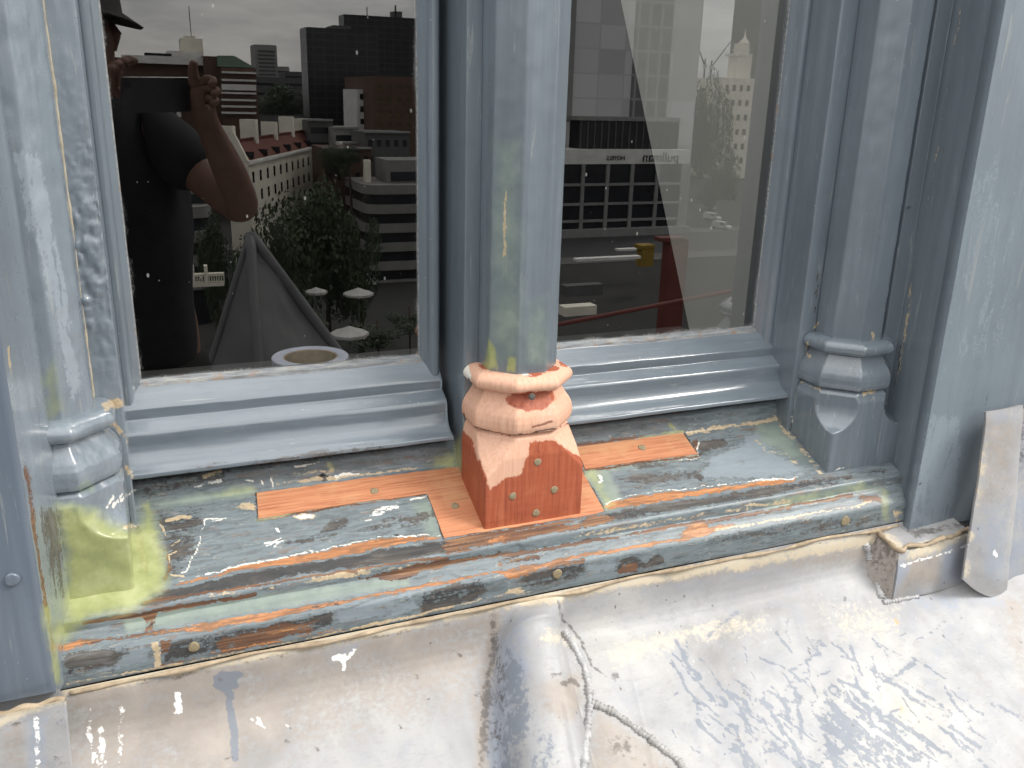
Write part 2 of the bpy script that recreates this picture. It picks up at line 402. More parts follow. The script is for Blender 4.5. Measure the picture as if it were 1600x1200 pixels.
M_base = m_base_wood()
def m_simple(name, c1, c2, sc=40, rough=.6, bstr=.2, spec=.4, bd=.002):
    T = NT(name); n = T.noise(sc, 1, 5, .6)
    return T.bsdf(T.ramp(n, [(.3, c1), (.7, c2)]), rough, n, bstr, bd, spec)
M_plug = m_simple('grey_filler_plug', srgb(128, 112, 88), srgb(158, 146, 118), 300, .7)
M_plug_d = m_simple('dark_filler_plug', srgb(74, 70, 68), srgb(110, 104, 98), 300, .7)
M_gap = m_simple('dark_gap', (.012, .012, .013), (.02, .02, .022), 50, .9)
M_mastic = m_simple('tan_mastic', srgb(142, 124, 102), srgb(190, 172, 146), 60, .7, .5)
def m_putty():
    T = NT('weathered_glazing_putty'); n = T.noise((30, 200, 200), 1, 6, .7); n2 = T.noise(60, 1, 5, .6)
    c = T.ramp(n, [(.3, srgb(98, 96, 92)), (.5, srgb(134, 138, 142)), (.72, srgb(176, 172, 162))])
    c = T.mix(T.math('MULTIPLY', T.step(n2, .56, .68), .7), c, srgb(150, 118, 88))
    return T.bsdf(c, .6, n, .6, .002)
M_putty = m_putty()
def m_lead():
    T = NT('weathered_lead_sheet'); a = T.attrs()
    big = T.noise(5, 1, 5, .6, .6); mid = T.noise(22, 1, 6, .65, .4); fine = T.noise(160, 1, 5, .65); scr = T.noise((60, 320, 60), 1, 4, .6)
    c = T.ramp(big, [(.28, srgb(140, 138, 137)), (.5, srgb(164, 164, 165)), (.72, srgb(182, 180, 176))])
    c = T.mix(T.math('MULTIPLY', T.step(mid, .46, .70), .55), c, srgb(150, 153, 163))
    c = T.mix(T.math('MULTIPLY', T.step(scr, .56, .72), .35), c, srgb(140, 138, 138)); c = T.mix(T.math('MULTIPLY', T.step(T.noise(60, 1, 7, .75, 1.0, (3, 3, 8)), .55, .68), .35), c, srgb(136, 132, 130))
    c = T.mix(T.math('MULTIPLY', T.step(fine, .60, .78), .30), c, srgb(228, 226, 222))
    nz = T.math('ADD', T.math('MULTIPLY', T.math('SUBTRACT', fine, .5), 1.6), T.math('MULTIPLY', T.math('SUBTRACT', mid, .5), 1.4))
    def edge(k, soft): return T.step(T.math('ADD', a[k], T.math('MULTIPLY', nz, T.math('MINIMUM', T.math('MULTIPLY', a[k], 4.0), 1.0))), .5 - soft, .5 + soft)
    c = T.mix(T.math('MULTIPLY', edge('brown', .42), .80), c, T.ramp(mid, [(.3, srgb(138, 127, 118)), (.7, srgb(172, 161, 150))]))
    c = T.mix(T.math('MULTIPLY', edge('tan', .35), .6), c, srgb(224, 208, 176))
    c = T.mix(T.math('MULTIPLY', edge('sage', .3), .75), c, srgb(150, 158, 172))
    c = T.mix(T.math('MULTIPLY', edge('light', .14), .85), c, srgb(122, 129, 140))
    c = T.mix(T.math('MULTIPLY', edge('wood', .2), .7), c, srgb(206, 150, 96))
    c = T.mix(T.math('MULTIPLY', edge('dark', .2), .75), c, srgb(92, 86, 82))
    c = T.mix(edge('white', .1), c, srgb(244, 243, 240))
    vor = T.n('TexVoronoi', Vector=T.map(70), Scale=1.0); rnd = T.n('SeparateColor', Color=vor.outputs['Color']).outputs[0]
    sp = T.math('LESS_THAN', vor.outputs['Distance'], T.math('MULTIPLY', T.step(rnd, .84, 1.0), .16))
    c = T.mix(T.math('MULTIPLY', sp, .6), c, srgb(104, 98, 94))
    h = T.math('ADD', T.math('MULTIPLY', mid, .6), T.math('MULTIPLY', fine, .25))
    h = T.math('ADD', h, T.math('MULTIPLY', edge('light', .1), .12))
    return T.bsdf(c, T.math('ADD', .34, T.math('MULTIPLY', mid, .3)), h, .30, .003, .45)
M_lead = m_lead()
M_weld = m_simple('lead_weld', srgb(150, 150, 150), srgb(196, 196, 196), 120, .38, .4, .6)
M_weld_d = m_simple('dark_lead_weld', srgb(134, 132, 130), srgb(180, 178, 176), 120, .40, .4, .6)
def m_glass():
    T = NT('window_glass'); a = T.attrs()
    fr = T.n('Fresnel', IOR=1.5).outputs[0]
    fac = T.math('MINIMUM', T.math('MULTIPLY', fr, 4.3), .95)
    gl = T.n('BsdfGlossy', Color=(1, 1, 1, 1), Roughness=0.0); tr = T.n('BsdfTransparent', Color=(.86, .88, .87, 1))
    ms = T.n('MixShader'); T.put(ms.inputs[0], fac); T.put(ms.inputs[1], tr.outputs[0]); T.put(ms.inputs[2], gl.outputs[0])
    df = T.n('BsdfDiffuse', Color=(.62, .62, .60, 1))
    v1 = T.n('TexVoronoi', Vector=T.map(85), Scale=1.0); r1 = T.n('SeparateColor', Color=v1.outputs['Color']).outputs[0]
    s1 = T.math('LESS_THAN', v1.outputs['Distance'], T.math('MULTIPLY', T.step(r1, .50, 1.0), .062))
    v2 = T.n('TexVoronoi', Vector=T.map((60, 60, 34), rot=(0, .7, 0)), Scale=1.0); r2 = T.n('SeparateColor', Color=v2.outputs['Color']).outputs[1]
    s2 = T.math('LESS_THAN', v2.outputs['Distance'], T.math('MULTIPLY', T.step(r2, .90, 1.0), .085))
    film = T.noise((40, 40, 25), 1, 6, .7); fine = T.noise(420, 1, 4, .7)
    dn = T.step(T.math('ADD', a['white'], T.math('MULTIPLY', T.math('SUBTRACT', fine, .5), 1.1)), .45, .85)
    dirt = T.math('MAXIMUM', T.math('MULTIPLY', T.math('MAXIMUM', s1, s2), .34), T.math('MULTIPLY', dn, .42))
    dirt = T.math('MAXIMUM', dirt, T.math('MULTIPLY', T.step(film, .45, .9), .004))
    m2 = T.n('MixShader'); T.put(m2.inputs[0], dirt); T.put(m2.inputs[1], ms.outputs[0]); T.put(m2.inputs[2], df.outputs[0])
    T.t.links.new(m2.outputs[0], T.out.inputs[0]); return T.m
M_glass = m_glass()
M_tape = m_simple('lilac_white_tape', srgb(196, 198, 216), srgb(212, 213, 226), 120, .5, .1)
M_card = m_simple('cardboard_core', srgb(176, 152, 112), srgb(200, 178, 138), 90, .8, .2)
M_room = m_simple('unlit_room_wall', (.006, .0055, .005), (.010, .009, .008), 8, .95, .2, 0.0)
M_cheek = m_simple('pale_plaster', srgb(214, 212, 204), srgb(222, 220, 213), 6, .8, .1)

# ------------------------------------------------------------------ wear and some painted shade on the timber, traced on its surfaces
WEAR_SHADE = [
 # epoxy filler by the left column
 ('epoxy', 'poly', [(92, 790), (150, 800), (175, 815), (215, 830), (228, 790), (240, 800), (247, 850), (262, 900), (250, 922), (214, 945), (140, 968), (84, 1008), (76, 985), (104, 962), (104, 880)], 15),
 ('dark', 'poly', [(212, 815), (222, 840), (222, 905), (216, 900)], 3, .7),
 ('wood', 'poly', [(205, 842), (222, 838), (230, 885), (229, 920), (222, 880)], 4, .95),
 ('epoxy', 'poly', [(66, 585), (84, 560), (92, 600), (104, 640), (76, 652)], 12, .62),
 ('epoxy', 'poly', [(680, 716), (704, 706), (716, 712), (712, 735), (690, 732), (664, 730)], 7, .6),
 ('epoxy', 'poly', [(710, 690), (724, 660), (724, 742), (714, 736)], 5, .7),
 ('epoxy', 'poly', [(752, 578), (758, 555), (764, 528), (776, 545), (778, 577)], 3),
 ('epoxy', 'poly', [(792, 580), (795, 560), (806, 558), (806, 582)], 2.5),
 ('sage', 'poly', [(770, 210), (815, 215), (818, 430), (812, 575), (762, 575), (764, 400)], 14, .66),
 ('sage', 'poly', [(820, 470), (858, 460), (862, 575), (818, 578)], 10, .55),
 ('tan', 'line', [(790, 300), (788, 350), (790, 400)], 2.4, .8),
 ('light', 'poly', [(20, 240), (60, 235), (75, 330), (100, 460), (128, 600), (112, 640), (84, 500), (50, 380)], 8, .8),
 # sill top
 ('wood', 'poly', [(268, 917), (280, 909), (317, 900), (380, 886), (459, 870), (540, 853), (590, 842), (640, 838), (694, 838), (690, 843), (640, 847), (590, 858), (540, 868), (470, 879), (402, 889), (335, 902)], 2.5),
 ('white', 'line', [(276, 911), (317, 898), (380, 884), (459, 868), (540, 851), (590, 840), (640, 836), (690, 837)], 1.2, .72),
 ('dark', 'poly', [(216, 944), (275, 920), (335, 904), (402, 892), (470, 881), (540, 871), (640, 852), (690, 846), (740, 842), (740, 856), (690, 862), (640, 873), (540, 889), (470, 897), (402, 911), (335, 925), (240, 945)], 3),
 ('brown', 'poly', [(690, 850), (752, 840), (800, 832), (905, 816), (944, 804), (960, 812), (900, 826), (820, 842), (760, 854), (700, 862)], 4, .95),
 ('wood', 'poly', [(758, 846), (775, 838), (800, 836), (796, 842), (770, 850)], 4, .8),
 ('dark', 'poly', [(905, 812), (945, 802), (1037, 788), (1100, 778), (1162, 767), (1256, 752), (1330, 742), (1330, 752), (1256, 764), (1162, 782), (1100, 791), (1037, 801), (945, 817), (905, 826)], 4, .8),
 ('wood', 'poly', [(943, 792), (960, 783), (1010, 772), (1100, 764), (1180, 754), (1246, 748), (1240, 752), (1170, 762), (1100, 772), (1020, 784), (950, 797)], 2.2),
 ('white', 'line', [(945, 789), (962, 780), (1010, 769), (1100, 761), (1180, 751), (1246, 747)], 1.2, .72),
 ('dark', 'poly', [(245, 800), (320, 790), (318, 830), (300, 870), (268, 905), (258, 880), (250, 830)], 10, .62),
 ('brown', 'line', [(258, 905), (268, 890), (262, 866)], 4, .7),
 ('tan', 'line', [(262, 812), (282, 806), (300, 806)], 3, .9), ('tan', 'line', [(268, 852), (280, 844)], 1.6, .8), ('tan', 'line', [(266, 880), (264, 866), (276, 862)], 1.4, .8),
 ('tan', 'line', [(252, 820), (258, 836)], 1.6, .8), ('tan', 'line', [(268, 898), (288, 899)], 1.6, .9),
 ('white', 'line', [(353, 809), (336, 812), (321, 811), (314, 838), (309, 858), (298, 876), (292, 892), (284, 893)], 1.3, .85),
 ('white', 'line', [(330, 816), (346, 812)], 1.3, .8),
 ('tan', 'poly', [(356, 792), (380, 786), (398, 784), (400, 796), (384, 794)], 3), ('wood', 'poly', [(376, 792), (398, 783), (402, 798)], 2.5, .8),
 ('tan', 'poly', [(458, 806), (474, 802), (493, 803), (490, 809), (470, 811)], 1.6),
 ('white', 'poly', [(462, 806), (478, 803), (492, 804), (486, 808), (470, 810)], 1.4, .8),
 ('white', 'line', [(412, 849), (434, 848)], 2.0, .7), ('white', 'line', [(418, 853), (440, 842)], 1.3, .8), ('white', 'line', [(428, 855), (444, 845)], 1.2, .8), ('white', 'line', [(432, 826), (436, 832)], 1.6, .8),
 ('dark', 'line', [(470, 846), (505, 834), (540, 815)], 5, .62), ('dark', 'poly', [(490, 838), (520, 812), (545, 815), (540, 830), (505, 844)], 4, .55), ('dark', 'line', [(450, 848), (480, 843)], 5, .55),
 ('dark', 'poly', [(545, 830), (572, 815), (640, 800), (690, 800), (640, 832), (560, 838)], 6, .48),
 ('white', 'line', [(572, 815), (590, 803), (604, 795), (622, 786)], 5, .55), ('white', 'line', [(584, 800), (610, 788), (624, 797)], 3, .55), ('white', 'line', [(640, 782), (664, 778), (668, 773)], 1.8, .8),
 ('dark', 'line', [(612, 833), (620, 836)], 4, .7),
 ('sage', 'poly', [(640, 790), (668, 776), (690, 835), (668, 838)], 9, .85),
 ('sage', 'poly', [(236, 784), (390, 758), (402, 770), (380, 778), (250, 796)], 6, .9), ('epoxy', 'poly', [(330, 772), (395, 758), (400, 766), (340, 780)], 5, .6),
 ('epoxy', 'poly', [(222, 788), (232, 782), (240, 800), (238, 812), (228, 800)], 5, .8),
 ('epoxy', 'line', [(402, 812), (470, 796), (560, 782), (660, 770)], 4, .45),
 ('sage', 'poly', [(908, 738), (925, 728), (1090, 708), (1085, 714), (950, 735), (975, 790), (945, 798), (918, 745)], 7, .95), ('epoxy', 'poly', [(912, 738), (930, 730), (960, 790), (946, 796)], 7, .55),
 ('epoxy', 'line', [(915, 728), (1000, 716), (1085, 707)], 3.2, .6), ('epoxy', 'line', [(1000, 683), (1066, 674)], 3.2, .55),
 ('white', 'line', [(936, 744), (941, 752), (934, 756)], 2.2, .9),
 ('dark', 'poly', [(1085, 680), (1130, 672), (1172, 672), (1150, 690), (1110, 712), (1096, 718), (1000, 735), (985, 722), (1085, 716)], 8, .62),
 ('dark', 'poly', [(960, 745), (1000, 735), (1100, 728), (1090, 752), (1000, 762), (965, 765)], 9, .48), ('dark', 'line', [(1090, 745), (1096, 750)], 5, .7),
 ('light', 'poly', [(1110, 715), (1180, 680), (1262, 736), (1255, 745), (1120, 755), (1096, 745)], 8, .85),
 ('tan', 'line', [(1180, 688), (1200, 705), (1226, 708), (1250, 728)], 2.6, .45), ('sage', 'poly', [(1175, 660), (1212, 658), (1270, 722), (1240, 720), (1190, 690)], 8, .8),
 ('tan', 'line', [(1214, 656), (1240, 688), (1284, 740)], 4.5, .5), ('tan', 'line', [(1075, 676), (1150, 664), (1212, 655)], 3.4, .75),
 ('brown', 'poly', [(1080, 686), (1096, 682), (1088, 694), (1091, 712)], 2.5), ('white', 'line', [(1096, 684), (1088, 698), (1092, 715), (1060, 720)], 1.2, .7),
 ('brown', 'poly', [(900, 694), (980, 682), (1010, 680), (985, 686), (905, 700)], 2.5, .9), ('brown', 'line', [(1000, 722), (1092, 713)], 1.4, .8),
 ('brown', 'line', [(1240, 757), (1262, 751)], 2, .5),
 ('dark', 'line', [(400, 770), (404, 813)], 1.6, .9), ('dark', 'line', [(668, 772), (694, 842)], 1.8, .9), ('brown', 'line', [(404, 813), (480, 799), (560, 787), (668, 773)], 1.6, .8), ('dark', 'line', [(1068, 675), (1092, 711)], 1.8, .9), ('brown', 'line', [(914, 735), (1000, 723), (1092, 712)], 1.8, .85), ('dark', 'line', [(905, 727), (945, 800)], 1.6, .8), ('brown', 'poly', [(694, 842), (752, 833), (908, 809), (945, 801), (945, 806), (752, 842), (700, 850)], 2, .8),
 # upstand behind the sill
 ('white', 'line', [(300, 760), (322, 756), (345, 752)], 3, .62), ('white', 'line', [(385, 752), (395, 750)], 2.2, .7), ('white', 'line', [(408, 752), (411, 757)], 2, .8), ('white', 'line', [(424, 748), (427, 760)], 1.8, .8),
 ('dark', 'poly', [(216, 745), (330, 724), (500, 700), (640, 690), (640, 700), (480, 725), (380, 745), (220, 782)], 8, .5),  # dark band: the rail's shadow painted along the upstand
 ('tan', 'line', [(432, 757), (470, 752), (500, 748)], 4, .7), ('tan', 'line', [(452, 742), (490, 738), (520, 736)], 4, .62), ('tan', 'line', [(512, 748), (560, 742), (610, 737), (650, 731)], 2.6, .85), ('white', 'line', [(525, 744), (560, 740)], 2.2, .7),
 ('white', 'line', [(459, 730), (500, 722)], 1.6, .65), ('epoxy', 'line', [(515, 724), (522, 734)], 5, .5), ('tan', 'line', [(320, 745), (345, 736)], 4, .55), ('dark', 'poly', [(494, 746), (504, 738), (514, 745), (504, 754)], 2.5, .9),
 ('epoxy', 'line', [(1048, 664), (1054, 668)], 4, .7), ('tan', 'line', [(1210, 645), (1216, 656)], 2.4, .6),
 # nosing and fascia
 ('brown', 'line', [(226, 940), (330, 925), (470, 903), (560, 890), (640, 877), (700, 872)], 2.6, .85),
 ('tan', 'line', [(330, 931), (470, 908), (560, 895), (640, 884)], 5, .5),
 ('brown', 'line', [(130, 974), (210, 961), (300, 945), (400, 928)], 3.4, .9),
 ('brown', 'poly', [(560, 904), (640, 884), (700, 875), (800, 862), (870, 852), (870, 858), (800, 868), (720, 880), (660, 893), (640, 904), (600, 906)], 2.5, .9),
 ('brown', 'line', [(800, 868), (920, 846), (1050, 823), (1130, 812), (1210, 796), (1330, 774)], 3, .85), ('tan', 'line', [(900, 838), (1030, 816), (1130, 800), (1230, 782)], 4, .5),
 ('epoxy', 'line', [(1230, 784), (1300, 770), (1350, 758), (1380, 768)], 9, .36), ('sage', 'line', [(1200, 790), (1300, 771), (1350, 760)], 9, .6), ('brown', 'poly', [(1330, 768), (1375, 775), (1385, 790), (1350, 785)], 4, .7), ('epoxy', 'line', [(1384, 772), (1386, 812)], 9, .42),
 ('sage', 'poly', [(190, 966), (400, 930), (520, 914), (640, 900), (640, 915), (520, 935), (400, 957), (200, 990)], 6, .9),
 ('wood', 'poly', [(70, 1016), (96, 1005), (150, 998), (230, 987), (330, 975), (430, 955), (530, 938), (640, 917), (640, 925), (530, 945), (430, 968), (330, 984), (230, 996), (140, 1010), (96, 1020)], 2.5, .62),
 ('brown', 'line', [(96, 1012), (180, 997), (330, 979), (430, 960), (530, 942)], 4.5, .85), ('wood', 'line', [(300, 978), (430, 958), (560, 935)], 2.4, .7),
 ('wood', 'line', [(530, 941), (640, 920), (720, 904), (800, 890)], 2.4, .95), ('wood', 'poly', [(780, 892), (830, 880), (846, 884), (830, 896), (800, 906), (786, 902)], 3, .8), ('brown', 'line', [(780, 880), (840, 868)], 5, .8),
 ('wood', 'line', [(840, 884), (900, 871), (980, 856), (1060, 842)], 3, .95), ('brown', 'line', [(860, 886), (912, 876)], 4, .7), ('wood', 'poly', [(1060, 838), (1075, 826), (1092, 818), (1110, 822), (1150, 820), (1110, 834), (1060, 846)], 3), ('brown', 'line', [(1080, 818), (1118, 812)], 3, .7),
 ('tan', 'line', [(1120, 828), (1200, 814), (1300, 797), (1360, 785)], 2.2, .8),
 ('dark', 'poly', [(100, 1022), (180, 1010), (215, 1008), (190, 1030), (160, 1045), (104, 1058)], 5, .62), ('light', 'poly', [(190, 1012), (232, 1004), (234, 1034), (110, 1062), (180, 1040)], 4, .7),
 ('tan', 'poly', [(236, 1002), (246, 1000), (252, 1036), (242, 1042)], 2.5, .9), ('brown', 'poly', [(224, 956), (244, 954), (240, 985), (226, 988)], 3, .9), ('brown', 'poly', [(250, 1002), (268, 1000), (262, 1018), (250, 1022)], 3, .8),
 ('dark', 'poly', [(256, 1006), (330, 990), (430, 975), (522, 950), (520, 980), (430, 1000), (330, 1020), (256, 1036)], 4, .75),
 ('brown', 'poly', [(330, 1000), (420, 975), (500, 968), (490, 988), (400, 1010), (345, 1022)], 5, .75), ('wood', 'line', [(330, 1020), (420, 1004), (520, 984)], 1.6, .7), ('wood', 'line', [(420, 990), (470, 982)], 1.4, .6),
 ('light', 'poly', [(520, 950), (650, 925), (654, 952), (530, 978)], 4, .62),
 ('dark', 'poly', [(656, 930), (700, 912), (756, 902), (762, 925), (720, 948), (658, 960)], 4, .7),
 ('dark', 'poly', [(820, 896), (880, 880), (916, 876), (914, 898), (850, 915), (806, 918)], 4, .68), ('tan', 'poly', [(796, 922), (814, 915), (820, 926), (780, 932)], 3, .8),
 ('dark', 'poly', [(968, 872), (992, 866), (1010, 880), (1030, 858), (1040, 882), (985, 892), (962, 892)], 3, .72), ('brown', 'poly', [(972, 880), (998, 876), (996, 894), (966, 896)], 3, .8),
 ('light', 'poly', [(915, 880), (960, 868), (964, 890), (915, 900)], 4, .6),
 ('tan', 'line', [(104, 1068), (250, 1043), (420, 1010), (520, 990), (650, 962), (760, 934), (800, 926)], 2, .7), ('brown', 'line', [(250, 1038), (420, 1006), (520, 984)], 2, .6),
 ('dark', 'poly', [(1100, 832), (1200, 820), (1300, 805), (1380, 798), (1380, 822), (1200, 852), (1110, 858)], 16, .44),
 # corner of the left panel
 ('brown', 'line', [(40, 728), (50, 800), (62, 880), (72, 955)], 3.0, .85), ('brown', 'line', [(44, 730), (56, 830), (70, 940), (84, 1020)], 4, .62), ('epoxy', 'line', [(72, 950), (82, 1010), (92, 1066)], 7, .62), ('tan', 'line', [(12, 540), (18, 590)], 2.4, .7),
 ('white', 'line', [(34, 735), (45, 830), (58, 930), (64, 985)], 1.1, .55), ('dark', 'poly', [(62, 796), (100, 796), (104, 880), (102, 930), (84, 940), (70, 880)], 7, .5), ('sage', 'poly', [(74, 900), (104, 880), (106, 960), (80, 970)], 6, .6),
 # flaked paint on the left mouldings
 ('tan', 'poly', [(160, 628), (192, 622), (196, 634), (166, 640)], 3, .8), ('tan', 'line', [(178, 664), (200, 690)], 5, .62), ('tan', 'line', [(200, 732), (208, 745)], 4, .6), ('white', 'line', [(168, 795), (176, 776)], 3, .6), ('white', 'line', [(178, 792), (190, 772)], 3, .6), ('white', 'line', [(186, 786), (212, 764)], 3, .55), ('sage', 'poly', [(118, 760), (134, 746), (150, 758), (146, 768), (124, 770)], 3, .9),
 ('tan', 'line', [(110, 822), (206, 822)], 1, .1), ('tan', 'poly', [(188, 822), (210, 815), (212, 823), (192, 828)], 2.5, .7), ('sage', 'poly', [(96, 786), (150, 790), (152, 800), (98, 804)], 3, .9),
 # right column
 ('tan', 'line', [(1262, 536), (1258, 548), (1266, 560)], 3, .6), ('tan', 'line', [(1244, 846), (1250, 850)], 2, .4), ('tan', 'line', [(1280, 500), (1276, 508), (1272, 514)], 2.4, .7), ('tan', 'line', [(1362, 518), (1366, 528)], 2.2, .7), ('tan', 'line', [(1350, 616), (1366, 612)], 4, .62), ('tan', 'line', [(1245, 594), (1280, 607)], 2.6, .5),
 ('dark', 'line', [(1278, 426), (1275, 460), (1272, 490)], .9, .8), ('dark', 'line', [(1408, 540), (1402, 580), (1396, 606)], 1.2, .8), ('dark', 'line', [(1348, 470), (1344, 500)], .8, .6), ('dark', 'line', [(1334, 573), (1334, 588)], .8, .7), ('tan', 'line', [(1425, 440), (1418, 500), (1408, 560), (1400, 600)], 1.8, .55), ('tan', 'line', [(1500, 20), (1470, 200), (1448, 330)], 1.6, .5),
 ('dark', 'line', [(1378, 700), (1382, 745)], 1, .6), ('dark', 'line', [(1360, 738), (1376, 735)], 1.2, .8), ('white', 'line', [(1236, 648), (1238, 660)], 1.6, .7), ('white', 'line', [(1408, 674), (1414, 678)], 1.4, .8), ('white', 'line', [(1306, 735), (1318, 730)], 1.5, .7), ('dark', 'line', [(1543, 605), (1538, 640), (1532, 660)], .8, .7), ('dark', 'line', [(1563, 590), (1556, 630)], .8, .7), ('dark', 'line', [(1438, 755), (1440, 760)], 1.4, .8),
 ('light', 'poly', [(1450, 648), (1502, 650), (1500, 760), (1485, 815), (1420, 824)], 6, .72), ('light', 'poly', [(1480, 250), (1600, 200), (1600, 560), (1460, 600)], 60, .35), ('dark', 'line', [(1440, 330), (1400, 320)], .7, .6), ('tan', 'poly', [(1395, 790), (1408, 800), (1408, 828), (1400, 826)], 3, .4),
]

# ------------------------------------------------------------------ window sashes
def z_at(px, py, y): return at(px, py, y)[2]
ZT = 0.62                                 # head of the window, above the frame of the photo
def grime(X, x0, x1, z0):
    d = np.minimum(np.minimum(X[:, 0] - x0, x1 - X[:, 0]), X[:, 2] - z0)
    n = fbm(X, 45, 4, 77)
    m = np.exp(-np.clip(d, 0, 1) / .010) * (.35 + 1.0 * n) + .30 * np.exp(-np.clip(X[:, 2] - z0, 0, 1) / .03) * n
    M = {k: np.zeros(len(X)) for k in MASKS}; M['white'] = np.clip(m * .8, 0, 1); return M
ZG = -0.3365                              # bottom edge of the glass
RAIL = [(.012, ZG + .001), (-.005, ZG - .001), (-.008, -.3417), (-.028, -.3595), (-.0305, -.3620), (-.0310, -.3745), (-.0490, -.3838), (-.0510, -.3870), (-.0520, -.4020), (-.0560, -.4115), (-.0660, -.4195), (-.0775, -.4238), (-.0785, -.4290), (-.0660, -.4330), (-.012, -.4420)]
def sash(x0, x1, label):
    s = .0205
    root = empty('window_sash', ((x0 + x1) / 2, 0, -.43), label, 'window')
    xs = np.linspace(x0 - .004, x1 + .004, 90); zs = np.linspace(ZG - .004, ZT, 220)
    P = np.zeros((len(zs), len(xs), 3)); P[:, :, 0] = xs; P[:, :, 2] = zs[:, None]
    g = grid('glass_pane', P, M_glass, root, masks=grime(P.reshape(-1, 3), x0, x1, ZG), flip=False)
    prism_x('bottom_rail', RAIL, x0 - s - .001, x1 + s + .001, M_paintx, root, r=[.001, .001, .0015, .0015, .0012, .0015, .0015, .0015, .005, .006, .006, .0015, .0015, .002, .001], ds=.0016, dx=.004, spec=WEAR_SHADE, bump=.0013, caps=True)
    # putty bead along the bottom and up the sides
    pp = [(.004, ZG + .0035), (-.0015, ZG + .003), (-.0065, ZG - .001), (-.0085, ZG - .0065)]
    prism_x('putty_bead', pp, x0, x1, M_putty, root, r=.001, ds=.0012, dx=.0022, bump=.0022)
    for sgn, xe in ((-1, x0), (1, x1)):
        pr = [(xe - sgn * .002, .006), (xe - sgn * .0015, -.002), (xe + sgn * .006, -.013), (xe + sgn * .0075, -.020), (xe + sgn * .011, -.0255), (xe + sgn * .017, -.0255), (xe + sgn * .0208, -.021), (xe + sgn * .0212, .02)]
        prism_v('stile', pr, -.3625, ZT, M_paint, root, r=.002, ds=.002, dz=.005, spec=WEAR_SHADE, bump=.0010, flip=sgn < 0)
        pv = [(xe - sgn * .0028, .003), (xe - sgn * .0024, -.0008), (xe + sgn * .0005, -.0040)]
        prism_v('putty_line', pv, ZG, ZT, M_putty, root, r=.0006, ds=.001, dz=.0025, bump=.0022, flip=sgn < 0)
    return root
XL0, XL1, XR0, XR1 = -.0215, .3275, .5235, .8715
sash(XL0, XL1, 'left window sash whose dark pane mirrors the photographer and a lead peak')
sash(XR0, XR1, 'right window sash whose pane shows a pale inner wall with a slanting edge')

# ------------------------------------------------------------------ posts and columns
SILL_B, SILL_F = -.055, -.195
def z_sill(y): return -.515 + (y + .17) * .40
def facet(name, cx, cy, rows, mat, parent, spec=None, clamp_y=None, bump=.0, top=True, squash=0, seg=200):
    """a column of octagonal or square section: rows of (z, a, b); a = distance of the four axis faces, b = of the diagonals"""
    th = np.linspace(0, 2 * math.pi, seg, endpoint=False)
    P = np.zeros((len(rows), seg, 3))
    ax = np.array([0, .5, 1, 1.5]) * math.pi; dg = ax + math.pi / 4
    for i, (z, a, b) in enumerate(rows):
        k = 110                              # soft minimum keeps the arrises slightly eased
        inv = np.zeros(seg)
        for A, dd in ((ax, a), (dg, b)):
            for t in A:
                c = np.cos(th - t); inv += np.where(c > 0.05, (np.maximum(c, .05) / dd) ** k, 0)
        r = inv ** (-1 / k)
        P[i, :, 0] = cx + r * np.cos(th); P[i, :, 1] = cy + r * np.sin(th); P[i, :, 2] = z
    if bump:
        n = fbm(P.reshape(-1, 3), 55, 3, 51).reshape(P.shape[:2]) - .5
        v = P[:, :, :2] - np.array([cx, cy]); v /= np.linalg.norm(v, axis=2, keepdims=True)
        P[:, :, :2] += v * (n * bump)[:, :, None]
    if clamp_y is not None: P[:, :, 1] = np.minimum(P[:, :, 1], clamp_y)
    if top: P = np.concatenate([P, np.stack([np.full(seg, cx), np.minimum(np.full(seg, cy), clamp_y if clamp_y is not None else 9), np.full(seg, rows[-1][0])], 1)[None]], 0)
    return grid(name, P, mat, parent, closed=True, spec=spec)
def dense(rows, dz):
    out = [rows[0]]
    for a, b in zip(rows[:-1], rows[1:]):
        n = max(1, int(math.ceil(max(abs(b[0] - a[0]), abs(b[1] - a[1])) / dz)))
        for t in range(1, n + 1): out.append(tuple(a[j] + (b[j] - a[j]) * t / n for j in range(3)))
    return out
def ring_rows(z0, z1, r0, bulge, n=14):       # a torus of height z1-z0
    return [(z0 + (z1 - z0) * (1 - math.cos(math.pi * t)) / 2, r0 + bulge * math.sin(math.pi * t), r0 + bulge * math.sin(math.pi * t)) for t in np.linspace(0, 1, n)]
AXES = (-.113, .425, .963); CY = -.105; RS = .046; HB = .0675
ZB = dict(tor_t=-.322, tor_b=-.349, bell_mid=-.385, bell_b=-.407, neck=-.414)

